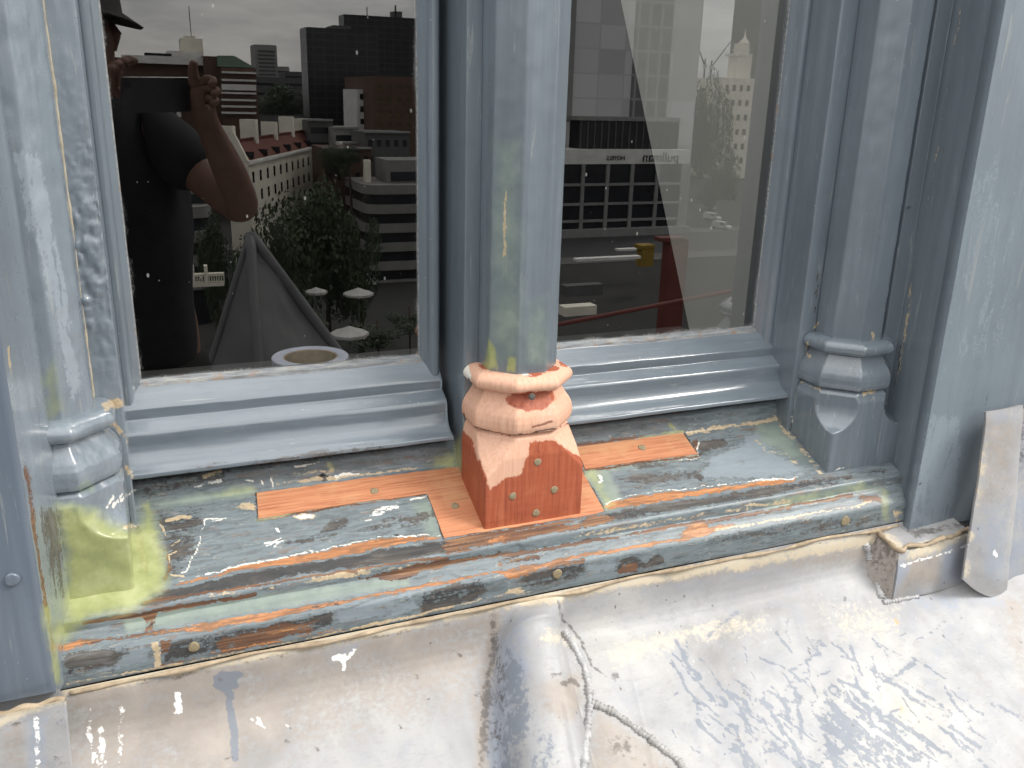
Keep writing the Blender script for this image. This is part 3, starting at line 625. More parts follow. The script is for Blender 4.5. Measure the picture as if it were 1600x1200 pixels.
# the levels of the base, measured on the front of the mullion base
def base_rows(broach, zbot=-.600, z_shelf=None):
    R = []
    top = []
    zt, zb = LV['tor_t'], LV['tor_b']
    top += ring_rows(zb, zt, .0490, .0172)
    bell = []
    z0, z1 = LV['bell_b'], zb
    for t in np.linspace(0, 1, 22):       # crisp lower edge, belly, cavetto under the torus
        r = float(np.interp(t, [0, .12, .30, .45, .60, .75, .90, 1], [.0652, .0674, .0678, .0666, .0630, .0580, .0536, .0520]))
        bell.append((z0 + (z1 - z0) * t, r, r))
    R = [(LV['neck'] - .002, .0635, .0635), (LV['neck'] + .0035, .0590, .0590), (z0 - .0012, .0570, .0570), (z0 - .0004, .0575, .0575)] + bell + top
    lo = []
    if broach == 'plane':                   # straight broaches from the octagon down to the square
        for t in np.linspace(0, 1, 20):
            z = LV['neck'] - .004 - t * .044
            lo.append((z, .0640 + .0035 * min(1, t * 2.2), .0640 + (.0675 * 1.4142 - .0640) * t))
    else:                                   # scooped stop
        for t in np.linspace(0, 1, 20):
            z = LV['neck'] - .004 - t * .050
            q = 0 if t < .25 else 1 - math.sqrt(max(0, 1 - ((t - .25) / .75) ** 2))
            lo.append((z, .0640 + .0035 * min(1, t * 6), .0650 + (.0675 * 1.4142 - .0650) * q))
    zend = lo[-1][0]
    body = [(z, .0675, .0675 * 1.4142 + .0002) for z in np.linspace(zbot, zend - .001, 46)]
    return body + lo[::-1] + R
LV = dict(tor_t=-.3235, tor_b=-.3470, bell_b=-.3950, neck=-.4005)

def shaft_rows(z0, z1): return [(z, RS, RS) for z in np.linspace(z0, z1, 190)]
# mullion
mull = empty('mullion_post', (AXES[1], -.09, -.49), 'blue grey mullion between the panes on a new bare orange wood base', 'mullion')
prism_v('post', [(.3600, .03), (.3600, -.0850), (.4900, -.0850), (.4900, .03)], -.50, ZT, M_paint, mull, r=.002, ds=.003, spec=WEAR_SHADE, bump=.0012)
facet('shaft', AXES[1], CY, shaft_rows(-.335, ZT), M_paint, mull, WEAR_SHADE, clamp_y=-.086, bump=.0012)
BASE_WEAR_SHADE = [
 ('wood', 'poly', [(716, 660), (738, 690), (757, 745), (766, 766), (790, 748), (812, 744), (826, 712), (828, 690), (868, 690), (915, 722), (915, 830), (740, 840), (700, 740)], 3),
 ('wood', 'poly', [(790, 622), (800, 614), (862, 610), (868, 622), (858, 636), (840, 643), (810, 640), (794, 634)], 3, .95),
 ('wood', 'line', [(828, 585), (870, 575)], 4, .8), ('wood', 'line', [(836, 575), (858, 578)], 5, .7), ('wood', 'line', [(752, 570), (766, 578)], 5, .85), ('wood', 'line', [(700, 680), (735, 800)], 14, .9),
 ('brown', 'line', [(832, 668), (850, 663), (860, 660)], 2.2, .9), ('brown', 'line', [(844, 690), (842, 706)], 1.4, .8),
 ('wood', 'poly', [(882, 560), (890, 570), (884, 576), (872, 566)], 2.5, .9),
 ('dark', 'line', [(742, 668), (760, 672), (803, 681), (872, 670), (888, 660)], 1.5, .75), ('dark', 'line', [(740, 604), (752, 612), (770, 616)], 1.2, .5), ('dark', 'line', [(845, 612), (862, 610)], 1.2, .55), ('brown', 'poly', [(745, 800), (757, 822), (905, 800), (905, 790), (760, 812)], 5, .5), ('white', 'poly', [(716, 560), (733, 566), (738, 590), (728, 612), (718, 640)], 3, .8), ('white', 'line', [(760, 578), (790, 584), (830, 585)], 1.2, .6),  # dark lines paint groove shade under the torus and bell
 ('dark', 'line', [(733, 592), (736, 604)], 1.6, .7), ('dark', 'line', [(724, 644), (727, 654)], 2, .8),
]
cb = facet('column_base', AXES[1], CY, dense(base_rows('plane'), .002), M_base, mull, BASE_WEAR_SHADE, clamp_y=-.0862, bump=.0005, seg=320)
tag(cb, 'new bare orange and pink wood base at the foot of the painted mullion')
def disc(name, px, py, y, rpx, mat, parent, nrm=(0, -1, 0), pt=None):
    c = at(px, py, y) if pt is None else np.array(pt); nrm = np.array(nrm, float); nrm /= np.linalg.norm(nrm)
    r = rpx * (np.linalg.norm(c - np.array([0, -D, 0]))) / F
    u = np.cross(nrm, (1, 0, 0)); u /= np.linalg.norm(u); v = np.cross(nrm, u)
    a = np.linspace(0, 2 * math.pi, 28, endpoint=False); rings = []
    for q, hgt in ((1.0, -.002), (1.0, .0006), (.85, .0010), (.0, .0009)):
        jit = 1 + .05 * np.sin(3 * a + px)
        rings.append(c + nrm * hgt + (r * q * jit)[:, None] * (np.cos(a)[:, None] * u + np.sin(a)[:, None] * v))
    return grid(name, np.array(rings), mat, parent, closed=True)
for (px, py) in ((840, 722), (801, 775), (866, 765), (837.5, 801.5)):
    disc('wood_plug', px, py, CY - HB, 6.0, M_plug, cb)
disc('wood_plug', 831.5, 620, CY - .0665, 5.2, M_plug_d, cb)

# right jamb: post, octagonal column with a scooped plinth, fluted frame and return
jr = empty('jamb_post', (.963, -.1, -.5), 'right jamb post with an octagonal column on a grey painted scooped plinth', 'jamb')
prism_v('post', [(.8925, .03), (.8890, .0), (.8890, -.0850), (1.0010, -.0850), (1.0010, -.1390), (1.0270, -.1390), (1.0270, -.1410)], -.615, ZT, M_paint, jr, r=.0025, ds=.003, spec=WEAR_SHADE, bump=.0014)
prism_v('return_board', [(1.0275, -.1400), (1.0140, -.2300)], -.612, ZT, M_paint, jr, r=.002, ds=.003, spec=WEAR_SHADE, bump=.0014)
facet('shaft', AXES[2], CY, shaft_rows(-.335, ZT), M_paint, jr, WEAR_SHADE, clamp_y=-.086, bump=.0012)
facet('column_base', AXES[2], CY, dense(base_rows('scoop'), .002), M_baseg, jr, WEAR_SHADE, clamp_y=-.0862, bump=.0010, seg=320)
# left jamb
jl = empty('jamb_post', (-.113, -.1, -.5), 'left jamb post with a flaking column base and yellow green filler on its plinth', 'jamb')
prism_v('post', [(-.039, .03), (-.039, -.0850), (-.150, -.0850)], -.50, ZT, M_paint_l, jl, r=.0025, ds=.0022, dz=.0022, spec=WEAR_SHADE, bump=.0030, flip=True, blister=(-.17, .12, -.0075))
prism_v('return_board', [(-.1060, -.0800), (-.1060, -.1640), (-.1250, -.2400)], -.585, ZT, M_paint_l, jl, r=.0025, ds=.003, spec=WEAR_SHADE, bump=.0020, flip=True)
facet('shaft', AXES[0], CY, shaft_rows(-.335, ZT), M_paint_l, jl, WEAR_SHADE, clamp_y=-.086, bump=.0026)
facet('column_base', AXES[0], CY, dense(base_rows('scoop'), .002), M_paint_l, jl, WEAR_SHADE, clamp_y=-.0862, bump=.0030, seg=320)

def caulk(x, y, z0, z1, r, par):
    zz = np.linspace(z0, z1, 260); n1 = fbm(np.stack([zz * 0, zz * 0 + x, zz], 1), 40, 3, 91)
    tube('caulk_line', np.stack([x + .0010 * (n1 - .5), np.full(260, y), zz], 1), r * (.35 + 1.1 * n1), M_caulk, par, 8)
M_caulk = m_simple('cream_caulk', srgb(150, 142, 124), srgb(196, 186, 164), 60, .7, .3)
caulk(-.0672, -.0866, -.325, ZT, .0017, jl); caulk(-.1052, -.1385, -.42, ZT, .0015, jl)
# flat boards either side
def panel(name, x0, x1, z0, z1, y, label, nx, nz, mat=None):
    xs = np.linspace(x0, x1, nx); zs = np.linspace(z0, z1, nz)
    P = np.zeros((nz, nx, 3)); P[:, :, 0] = xs; P[:, :, 1] = y; P[:, :, 2] = zs[:, None]
    P[:, :, 1] += .003 * (fbm(P.reshape(-1, 3), (6, 6, 3), 3, 61).reshape(nz, nx) - .5)
    bk = P[:, ::-1].copy(); bk[:, :, 1] += .02
    P = np.concatenate([P, bk, P[:, :1]], 1)
    return tag(grid(name, P, mat or M_panel, None, spec=WEAR_SHADE), label, 'panel')
PNL = panel('side_panel', -.90, -.1245, -.577, ZT, -.2425, 'flat dark blue grey board left of the left jamb, cut off by the photo edge', 120, 220)
PNR = panel('side_panel', 1.0135, 2.2, -.604, ZT, -.2325, 'flat lighter blue grey board right of the right jamb, above the lead corner', 200, 220, M_panel_r)
# screw stopping on the left board
sr = disc('stopper_ring', 19, 906, -.2450, 9, M_panel, PNL); set_masks(sr.data, {k: np.zeros(len(sr.data.vertices)) for k in MASKS})

# ------------------------------------------------------------------ sill
sill = empty('window_sill', (.43, -.12, -.52), 'worn timber sill with stripped grey paint and new orange wood inlays', 'sill')
SPROF = [(-.030, -.4412), (-.050, -.4428), (-.0545, -.4470), (-.0575, -.4600), (-.0620, -.4716), (-.1950, -.5250), (-.1975, -.5280), (-.1985, -.5400), (-.2030, -.5430), (-.2060, -.5475), (-.2165, -.5590), (-.2180, -.5620), (-.2190, -.5925), (-.2000, -.5960)]
prism_x('sill_board', SPROF, -.130, 1.020, M_sill, sill, r=[.001, .002, .003, .004, .002, .003, .003, .001, .003, .003, .0025, .003, .003, .001], ds=.0016, dx=.0016, spec=WEAR_SHADE, bump=.0018)
def on_sill(px, py, lift=0.0):             # point of the sloping top seen at a pixel
    r = ray(px, py); o = np.array([0, -D, 0])
    n = np.array([0, -.4028, 1.0]); n /= np.linalg.norm(n); p0 = np.array([0, -.195, -.5250])
    t = ((p0 - o) @ n) / (r @ n); return o + r * t + n * lift
SN = np.array([0, -.4028, 1.0]); SN /= np.linalg.norm(SN)
def inlay(pts, label):
    out = []
    n = len(pts)
    for i in range(n):                      # slightly wavering edges
        p, q = np.array(pts[i], float), np.array(pts[(i + 1) % n], float); k = max(1, int(np.linalg.norm(q - p) / 9))
        for t in range(k):
            c = p + (q - p) * t / k
            if t: c = c + np.array([random.uniform(-.3, .3), random.uniform(-.7, .7)])
            out.append(on_sill(c[0], c[1], .0007))
    return tag(poly_prism('inlay_board', out, -SN * .004, M_newwood, sill), label)
il = inlay([(401, 771), (560, 749), (706, 731), (800, 728), (905, 728), (944, 799), (908, 808), (752, 832), (694, 841), (668, 772), (640, 776), (560, 785), (480, 798), (404, 811)],
           'new orange wood inlay under the mullion base with an arm running left')
ir = inlay([(900, 699), (980, 688), (1066, 676), (1090, 710), (1000, 721), (914, 733)], 'short new orange wood inlay right of the mullion base')
for (px, py, par) in ((585, 768, il), (711, 791, il), (1003, 700, ir)):
    disc('wood_plug', px, py, 0, 6.2, M_plug, par, SN, on_sill(px, py, .0008))
for (px, py) in ((303, 1011), (871, 897), (1321, 814)):
    disc('wood_plug', px, py, -.2190, 7.5, M_plug, sill)
disc('screw_hole', 504, 746, -.0585, 5.5, M_gap, sill)

# ------------------------------------------------------------------ lead work
lead_spec = [
 ('light', 'poly', [(784, 1010), (800, 1000), (818, 1050), (836, 1110), (828, 1160), (812, 1220), (770, 1220), (778, 1100)], 9, .62), ('light', 'poly', [(840, 1130), (872, 1150), (890, 1220), (830, 1220)], 10, .5), ('dark', 'poly', [(775, 1060), (786, 1020), (792, 1120), (782, 1220), (764, 1220)], 9, .5),  # blue grey and dark patches paint shade and patina on the roll's left face
 ('brown', 'poly', [(856, 1064), (906, 1054), (912, 1100), (880, 1135), (846, 1110)], 12, .95), ('brown', 'poly', [(928, 1106), (960, 1124), (1020, 1166), (1060, 1220), (922, 1220)], 10, .85),
 ('tan', 'line', [(105, 1076), (420, 1019), (640, 975), (760, 946), (850, 934), (1000, 905), (1200, 872), (1380, 836)], 11, .8), ('brown', 'line', [(105, 1084), (420, 1028), (640, 984), (760, 955), (850, 942), (1000, 913), (1200, 880), (1380, 843)], 8, .55),
 ('brown', 'poly', [(100, 1080), (420, 1030), (640, 990), (770, 965), (770, 1060), (700, 1090), (560, 1130), (420, 1180), (330, 1240), (110, 1240)], 50, .85), ('sage', 'poly', [(778, 1000), (800, 985), (822, 1040), (806, 1120), (800, 1220), (758, 1220), (764, 1100)], 10, .95), ('dark', 'poly', [(772, 1010), (792, 1020), (786, 1220), (756, 1220), (762, 1100)], 12, .42),  # sage and dark patches: the roll's shaded left side put into colour
 ('brown', 'poly', [(105, 1085), (300, 1045), (560, 1000), (770, 960), (770, 985), (560, 1030), (330, 1075), (130, 1110)], 10, .9),
 ('brown', 'line', [(135, 1090), (150, 1085), (170, 1085), (196, 1080)], 14, .95), ('dark', 'line', [(220, 1068), (330, 1046), (450, 1022), (600, 993), (700, 975)], 4, .42),
 ('white', 'line', [(142, 1110), (138, 1140), (146, 1190)], 6, .5), ('white', 'line', [(158, 1140), (160, 1200)], 7, .5), ('white', 'line', [(190, 1105), (186, 1200)], 6, .42),
 ('brown', 'line', [(225, 1082), (232, 1076)], 10, .8), ('brown', 'line', [(258, 1075), (259, 1078)], 11, .9), ('brown', 'line', [(244, 1100), (248, 1108)], 9, .7), ('brown', 'line', [(325, 1104), (328, 1110)], 8, .7),
 ('light', 'poly', [(331, 1060), (345, 1048), (375, 1049), (386, 1054), (374, 1060), (372, 1072), (352, 1084), (336, 1074)], 2.5), ('light', 'line', [(358, 1075), (361, 1110), (366, 1150), (368, 1184)], 6), ('dark', 'line', [(341, 1061), (346, 1064)], 4, .6), ('dark', 'line', [(352, 1184), (378, 1184)], 3, .5),
 ('white', 'line', [(278, 1084), (279, 1112)], 5), ('white', 'poly', [(516, 1030), (528, 1020), (540, 1024), (556, 1014), (560, 1012), (545, 1030), (538, 1034), (538, 1052), (534, 1052), (533, 1034), (520, 1036)], 1.6),
 ('sage', 'poly', [(492, 1020), (520, 1010), (580, 1000), (560, 1015), (520, 1040)], 9, .62), ('white', 'line', [(390, 1122), (412, 1134)], 1.6, .7), ('white', 'line', [(400, 1120), (415, 1130)], 1.4, .6), ('white', 'line', [(440, 1130), (455, 1136)], 1.5, .6),
 ('dark', 'line', [(708, 1015), (722, 1026)], 3, .55), ('dark', 'line', [(722, 1018), (712, 1024)], 2, .55), ('dark', 'line', [(650, 1058), (652, 1056)], 4, .6), ('dark', 'line', [(745, 1084), (748, 1088)], 5, .6), ('dark', 'line', [(448, 1158), (452, 1162)], 5, .6), ('dark', 'line', [(496, 1170), (499, 1172)], 4, .6), ('dark', 'line', [(670, 1092), (673, 1093)], 4, .6), ('dark', 'line', [(625, 1134), (626, 1135)], 3.4, .7),
 ('dark', 'line', [(770, 965), (772, 1010), (762, 1060), (756, 1120), (752, 1200)], 7, .62), ('brown', 'line', [(772, 965), (768, 1040), (758, 1120), (754, 1200)], 14, .9), ('brown', 'line', [(730, 990), (735, 1040), (744, 1120)], 9, .55),
 ('sage', 'poly', [(785, 960), (830, 955), (826, 1000), (800, 1080), (790, 1200), (762, 1200), (765, 1120), (776, 1040)], 12, .62),  # more painted shade down the left of the roll
 ('brown', 'poly', [(850, 1060), (905, 1050), (912, 1100), (880, 1140), (840, 1110), (830, 1080)], 16, .62), ('dark', 'line', [(878, 1068), (895, 1064), (908, 1072)], 4.5, .75), ('dark', 'line', [(866, 1055), (876, 1052)], 5, .6), ('dark', 'line', [(870, 1120), (880, 1125)], 5, .5),
 ('brown', 'poly', [(925, 1100), (960, 1120), (1020, 1160), (1050, 1200), (920, 1200), (928, 1150)], 14, .62), ('dark', 'poly', [(940, 1150), (985, 1150), (1010, 1190), (950, 1180)], 12, .5),
 ('dark', 'line', [(870, 938), (880, 970), (905, 1000), (925, 1040), (950, 1060)], 2.6, .7), ('tan', 'poly', [(840, 985), (880, 985), (900, 1010), (850, 1010)], 10, .6), ('dark', 'line', [(958, 1054), (964, 1056)], 5.5, .6), ('dark', 'line', [(930, 1056), (960, 1062), (975, 1085)], 2, .5),
 ('brown', 'poly', [(1220, 878), (1290, 860), (1360, 845), (1368, 900), (1366, 925), (1340, 880), (1250, 888)], 12, .75), ('dark', 'line', [(800, 943), (1000, 895), (1200, 862), (1360, 834)], 3, .3),
 ('tan', 'poly', [(940, 1015), (1100, 975), (1200, 960), (1190, 985), (1060, 1005), (960, 1040)], 14, .62), ('tan', 'poly', [(1280, 950), (1400, 945), (1400, 1000), (1300, 1000)], 24, .45), ('wood', 'line', [(1398, 968), (1402, 974)], 3.5, .7), ('wood', 'line', [(1408, 1105), (1409, 1112)], 4, .6), ('tan', 'poly', [(1395, 1090), (1450, 1100), (1450, 1150), (1400, 1130)], 14, .6),
 ('brown', 'poly', [(1440, 930), (1600, 930), (1600, 1080), (1570, 960), (1500, 935)], 14, .8), ('sage', 'poly', [(1450, 1000), (1480, 1000), (1460, 1080), (1440, 1080)], 10, .42), ('sage', 'poly', [(1400, 930), (1560, 925), (1570, 950), (1480, 950)], 10, .7),
]
rs = random.Random(11)
for i in range(150):                       # brushed smears of old blue grey paint
    cx = rs.gauss(1260, 110); cy = rs.gauss(1110, 62)
    if not (1000 < cx < 1560 and 960 < cy < 1240): continue
    an = rad(rs.choice([58, 66, 72, 40, 150, 30]) + rs.uniform(-14, 14)); ln = rs.uniform(6, 34); wd = rs.uniform(1.2, 4.2)
    a0 = (cx - ln * math.cos(an), cy - ln * math.sin(an)); b0 = (cx + ln * math.cos(an), cy + ln * math.sin(an))
    md = (cx + rs.uniform(-7, 7), cy + rs.uniform(-5, 5))
    lead_spec.append(('light', 'line', [a0, md, b0], wd, rs.uniform(.5, .85)))
for i in range(60):
    cx = rs.gauss(1380, 80); cy = rs.gauss(1165, 40); an = rad(rs.uniform(25, 48)); ln = rs.uniform(20, 60)
    lead_spec.append(('light', 'line', [(cx - ln * math.cos(an), cy - ln * math.sin(an)), (cx + rs.uniform(-4, 4), cy), (cx + ln * math.cos(an), cy + ln * math.sin(an))], rs.uniform(1.5, 5), rs.uniform(.5, .8)))
for i in range(40):
    cx = rs.uniform(880, 1600); cy = rs.uniform(930, 1200); lead_spec.append(('dark', 'line', [(cx, cy), (cx + rs.uniform(-3, 3), cy + rs.uniform(1, 8))], rs.uniform(.9, 2.4), rs.uniform(.5, .8)))
LPROF = [(-.2190, -.5930), (-.2225, -.6050), (-.2260, -.6560), (-.2900, -.7000), (-.4600, -.8000), (-1.05, -1.12), (-1.10, -1.50), (-2.0, -1.52)]
lp = rounded(LPROF, [0, .006, .035, .05, .1, .05, .05, 0], .004)
xs = np.concatenate([np.linspace(-.9, -.2, 40)[:-1], np.linspace(-.2, 1.35, 520), np.linspace(1.35, 2.6, 60)[1:]])
P = np.zeros((len(xs), len(lp), 3)); P[:, :, 0] = xs[:, None]; P[:, :, 1] = lp[None, :, 0]; P[:, :, 2] = lp[None, :, 1]
flat = P.reshape(-1, 3)
nrm = np.array([0, -.5, .85])
dress = (fbm(flat, (5, 5, 5), 4, 71) - .5) * .022 + (fbm(flat, (26, 26, 26), 3, 73) - .5) * .0045
off = np.clip((-.2215 - flat[:, 1]) / .03, 0, 1)             # the top edge stays tight to the sill
down = np.clip((-.640 - flat[:, 2]) / .03, 0, 1)
# welted roll running down the middle, and a flat saddle to its right
cx = .408 + (flat[:, 2] + .62) * .34
half = .036 + .13 * np.clip(-.60 - flat[:, 2], 0, .16)
def roll(u, h): return np.where(np.abs(u) < h, np.clip(1 - np.abs(u / h) ** 2.2, 0, 1) ** .62, 0)
bump_r = .058 * roll(flat[:, 0] - cx, half) * np.clip((-.597 - flat[:, 2]) / .05, 0, 1)
bump_s = .010 * roll(flat[:, 0] - (cx + .075), .06) * np.clip((-.66 - flat[:, 2]) / .05, 0, 1)
lap = .003 * sstep(-.004, .004, flat[:, 0] - (cx - half)) * off
flat[:] = flat + nrm[None, :] * (dress * off + bump_r + bump_s + lap)[:, None]
apron = empty('lead_apron', (.43, -.4, -.75), 'broad pale lead sheet below the sill, smeared with old paint and welded', 'lead flashing')
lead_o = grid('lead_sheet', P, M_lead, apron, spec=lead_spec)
me = lead_o.data
BV = BVHTree.FromPolygons([v.co[:] for v in me.vertices], [p.vertices[:] for p in me.polygons])
def on_lead(px, py):
    r = Vector(ray(px, py)).normalized(); h = BV.ray_cast(Vector((0, -D, 0)), r)
    return np.array(h[0]) if h[0] is not None else None
def weld(pts_px, rr, mat, parent, step=.0052):
    p3 = []
    for a, b in zip(pts_px[:-1], pts_px[1:]):
        for t in np.linspace(0, 1, 14, endpoint=False):
            q = on_lead(a[0] + (b[0] - a[0]) * t, a[1] + (b[1] - a[1]) * t)
            if q is not None: p3.append(q)
    p3 = np.array(p3); L_ = np.concatenate([[0], np.cumsum(np.linalg.norm(np.diff(p3, axis=0), axis=1))])
    s = np.arange(0, L_[-1], step / 7); q = np.stack([np.interp(s, L_, p3[:, k]) for k in range(3)], 1)
    ph = (s / step) % 1.0
    rads = rr * (.55 + .62 * (1 - ph) ** .7) * (1 + .18 * np.sin(s * 310) + .12 * np.sin(s * 97))
    return tube('weld_seam', q, rads, mat, parent, 10)
weld([(880, 985), (898, 1012), (912, 1040), (919, 1066), (922, 1098), (917, 1140), (914, 1180), (908, 1230)], .0046, M_weld, apron)
weld([(924, 1098), (958, 1113), (995, 1140), (1030, 1166), (1060, 1190), (1085, 1225)], .0046, M_weld_d, apron)
weld([(1352, 850), (1357, 868), (1364, 896), (1378, 938)], .0046, M_weld, apron, .0042)
weld([(1380, 941), (1400, 938), (1436, 931)], .0036, M_weld, apron, .005)
# mastic line under the sill
mp = [( .43 + t, -.2215 - .002 * math.sin(t * 40), -.5955 - .0015 * math.sin(t * 23 + 1)) for t in np.linspace(-.545, .575, 260)]
tube('mastic_bead', mp, [.0024 * (1 + .5 * math.sin(i * .31) * math.sin(i * .083)) for i in range(len(mp))], M_mastic, apron, 8)

def sheet(name, c, thick, mat, parent, spec, nu=40, nv=60, curve=0.0, ripple=.003, foot=0.0, curl=0.0):
    """a dressed lead sheet through four corners (tl, tr, br, bl), bulging by curve, with real thickness"""
    tl, tr, br, bl = [np.array(p) for p in c]
    u = np.linspace(0, 1, nu)[None, :, None]; v = np.linspace(0, 1, nv)[:, None, None]
    P = (tl * (1 - u) + tr * u) * (1 - v) + (bl * (1 - u) + br * u) * v
    n = np.cross(tr - tl, bl - tl); n /= np.linalg.norm(n)
    if n[1] > 0: n = -n
    P = P + n * (curve * np.sin(math.pi * v) * (0.4 + .6 * np.sin(math.pi * u)))
    P = P + np.array([0, 0, -1.0]) * (foot * np.sin(math.pi * u) * v ** 6) + np.array([0, 1.0, 0]) * (curl * u ** 3)
    P = P + n * ((fbm(P.reshape(-1, 3), 14, 3, 81).reshape(nv, nu, 1) - .5) * ripple * 2)
    B = P - n * thick
    W = np.concatenate([P, B[:, ::-1], P[:, :1]], 1)
    return grid(name, W, mat, parent, spec=spec)
CW = [('tan', 'line', [(1403, 872), (1450, 858), (1514, 838)], 9, .85), ('white', 'line', [(1410, 884), (1512, 852)], 3, .5), ('brown', 'poly', [(1520, 640), (1602, 630), (1575, 800), (1515, 800)], 30, .5), ('sage', 'poly', [(1390, 870), (1420, 860), (1420, 900), (1392, 936)], 8, .75), ('brown', 'poly', [(1408, 875), (1470, 858), (1468, 908), (1405, 925)], 10, .85), ('sage', 'poly', [(1474, 850), (1510, 840), (1504, 912), (1472, 915)], 8, .8), ('white', 'line', [(1405, 862), (1512, 836)], 3, .4),
      ('sage', 'poly', [(1535, 790), (1575, 780), (1570, 920), (1530, 912)], 12, .72), ('tan', 'poly', [(1528, 720), (1542, 690), (1540, 740), (1530, 790), (1522, 790)], 6, .5), ('brown', 'poly', [(1548, 670), (1590, 660), (1580, 740), (1550, 750)], 12, .62), ('tan', 'line', [(1510, 880), (1512, 900)], 8, .6), ('white', 'line', [(1554, 862), (1556, 868)], 3.5, .8), ('sage', 'poly', [(1545, 645), (1600, 636), (1600, 660), (1548, 664)], 6, .5),
      ('sage', 'poly', [(40, 1120), (75, 1115), (70, 1200), (45, 1200)], 9, .8), ('white', 'line', [(58, 1122), (60, 1200)], 6, .6), ('brown', 'poly', [(0, 1135), (40, 1128), (40, 1200), (0, 1200)], 10, .6), ('dark', 'line', [(0, 1142), (60, 1118)], 3, .5), ('dark', 'poly', [(76, 1110), (100, 1106), (106, 1200), (80, 1200)], 8, .35),
      ('tan', 'line', [(0, 1128), (50, 1105), (100, 1092)], 9, .8)]
lc = empty('lead_corner', (1.06, -.25, -.68), 'small lead box corner under the right board with a tan mastic top edge', 'lead flashing')
yb = -.262
p_tl, p_tr, p_br, p_bl = at(1404, 864, yb), at(1513, 832, yb), at(1503, 914, yb - .010), at(1393, 938, yb - .010)
sheet('front_face', (p_tl, p_tr, p_br, p_bl), .004, M_lead, lc, CW, 60, 50, .004, .007)
q_tl, q_bl = np.array([p_tl[0] - .004, -.215, p_tl[2] + .012]), np.array([p_bl[0] - .030, -.225, p_bl[2] + .004])
sheet('side_face', (q_tl, p_tl, p_bl, q_bl), .004, M_lead, lc, [('brown', 'poly', [(1340, 820), (1420, 820), (1420, 950), (1340, 950)], 4, .9), ('dark', 'poly', [(1340, 820), (1420, 820), (1420, 950), (1340, 950)], 4, .42)], 16, 30)
mt = [p_tl + np.array([-.004, .040, .016]), p_tl + np.array([-.003, .004, .006]), p_tl + np.array([.006, -.002, .003])]
mt += [p_tl * (1 - t) + p_tr * t + np.array([0, -.001 + .003 * math.sin(9 * t), .004 + .003 * math.sin(14 * t)]) for t in np.linspace(.1, 1, 14)]
mm = np.array(mt); LL = np.concatenate([[0], np.cumsum(np.linalg.norm(np.diff(mm, axis=0), axis=1))]); ss = np.linspace(0, LL[-1], 90)
tube('mastic_bead', np.stack([np.interp(ss, LL, mm[:, k]) for k in range(3)], 1), [.0034 * (1 + .35 * math.sin(i * .5) * math.sin(i * .17)) for i in range(90)], M_mastic, lc, 8)
sheet('top_face', (np.array([p_tl[0] - .004, -.215, p_tl[2] + .014]), np.array([p_tr[0], -.228, p_tr[2] + .012]), p_tr + np.array([0, 0, .004]), p_tl + np.array([0, 0, .004])), .003, M_lead, lc, [('tan', 'line', [(1385, 838), (1412, 862), (1512, 838)], 9, .7), ('dark', 'poly', [(1410, 826), (1430, 842), (1515, 822), (1512, 812), (1440, 826)], 3, .62), ('brown', 'line', [(1440, 852), (1500, 836)], 4, .6)], 60, 24)
ls = sheet('lead_strip', (at(1541, 644, -.258), at(1604, 634, -.262), at(1577, 936, -.300), at(1503, 905, -.296)), .004, M_lead, None, CW, 60, 90, .005, .0045, .010, .006)
tag(ls, 'tall upright lead strip lapped over the right board at the right photo edge', 'lead flashing')
lk = sheet('lead_cheek', (at(1592, 640, -.243), np.array([2.3, -.243, at(1600, 640, -.243)[2]]), np.array([2.3, -.300, at(1556, 936, -.285)[2]]), at(1556, 936, -.285)), .004, M_lead, None, [('sage', 'poly', [(1550, 640), (1640, 640), (1640, 960), (1540, 960)], 20, .62), ('brown', 'poly', [(1575, 640), (1620, 640), (1620, 780), (1580, 760)], 20, .8), ('dark', 'poly', [(1575, 640), (1620, 640), (1620, 740), (1590, 740)], 20, .5)], 120, 60, .004, .006)  # dark upper patch paints a shadow into the lead beside the strip
tag(lk, 'grey lead sheet half hidden behind the upright lead strip at the right edge', 'lead flashing')
sc_ = sheet('lead_corner', (at(-260, 1190, -.262), at(103, 1096, -.262), at(118, 1240, -.272), at(-200, 1400, -.272)), .004, M_lead, None, CW, 80, 50, .006, .006)
tag(sc_, 'blue white streaked lead upstand below the left board in the bottom left corner', 'lead flashing')
mp = [at(px, 1108 - .26 * (px - 40) + 3 * math.sin(px * .13), -.250) for px in np.linspace(-120, 100, 80)]
tube('mastic_bead', mp, [.0042 * (1 + .3 * math.sin(i * .23) * math.sin(i * .11)) for i in range(80)], M_mastic, sc_, 8)

# ------------------------------------------------------------------ room behind the panes
RY = 3.2
room = multi_box('interior_wall', [(-1.2, 2.6, RY, RY + .1, -1.4, 1.4), (-1.3, -1.2, .05, RY, -1.4, 1.4), (2.6, 2.7, .05, RY, -1.4, 1.4), (-1.2, 2.6, 1.25, RY, 1.4, 1.5), (-1.2, 2.6, .06, RY, -1.5, -1.4),  # ceiling stops short of the window: unseen opening added to light cheek and tape
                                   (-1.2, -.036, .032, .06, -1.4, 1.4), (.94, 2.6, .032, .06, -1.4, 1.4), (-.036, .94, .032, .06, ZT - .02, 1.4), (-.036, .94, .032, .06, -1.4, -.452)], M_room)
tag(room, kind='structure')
def cheek_y(z): return .2132 + (z + .4006) * (.5458 - .2132) / (.1824 + .4006)
ck = poly_prism('cheek_wall', [(.9, .062, -.452), (.9, cheek_y(-.452), -.452), (.9, cheek_y(1.38), 1.38), (.9, .062, 1.38)], (.03, 0, 0), M_cheek)
tag(ck, 'pale grey plastered inner side wall with a slanting edge seen through the right pane', 'wall')
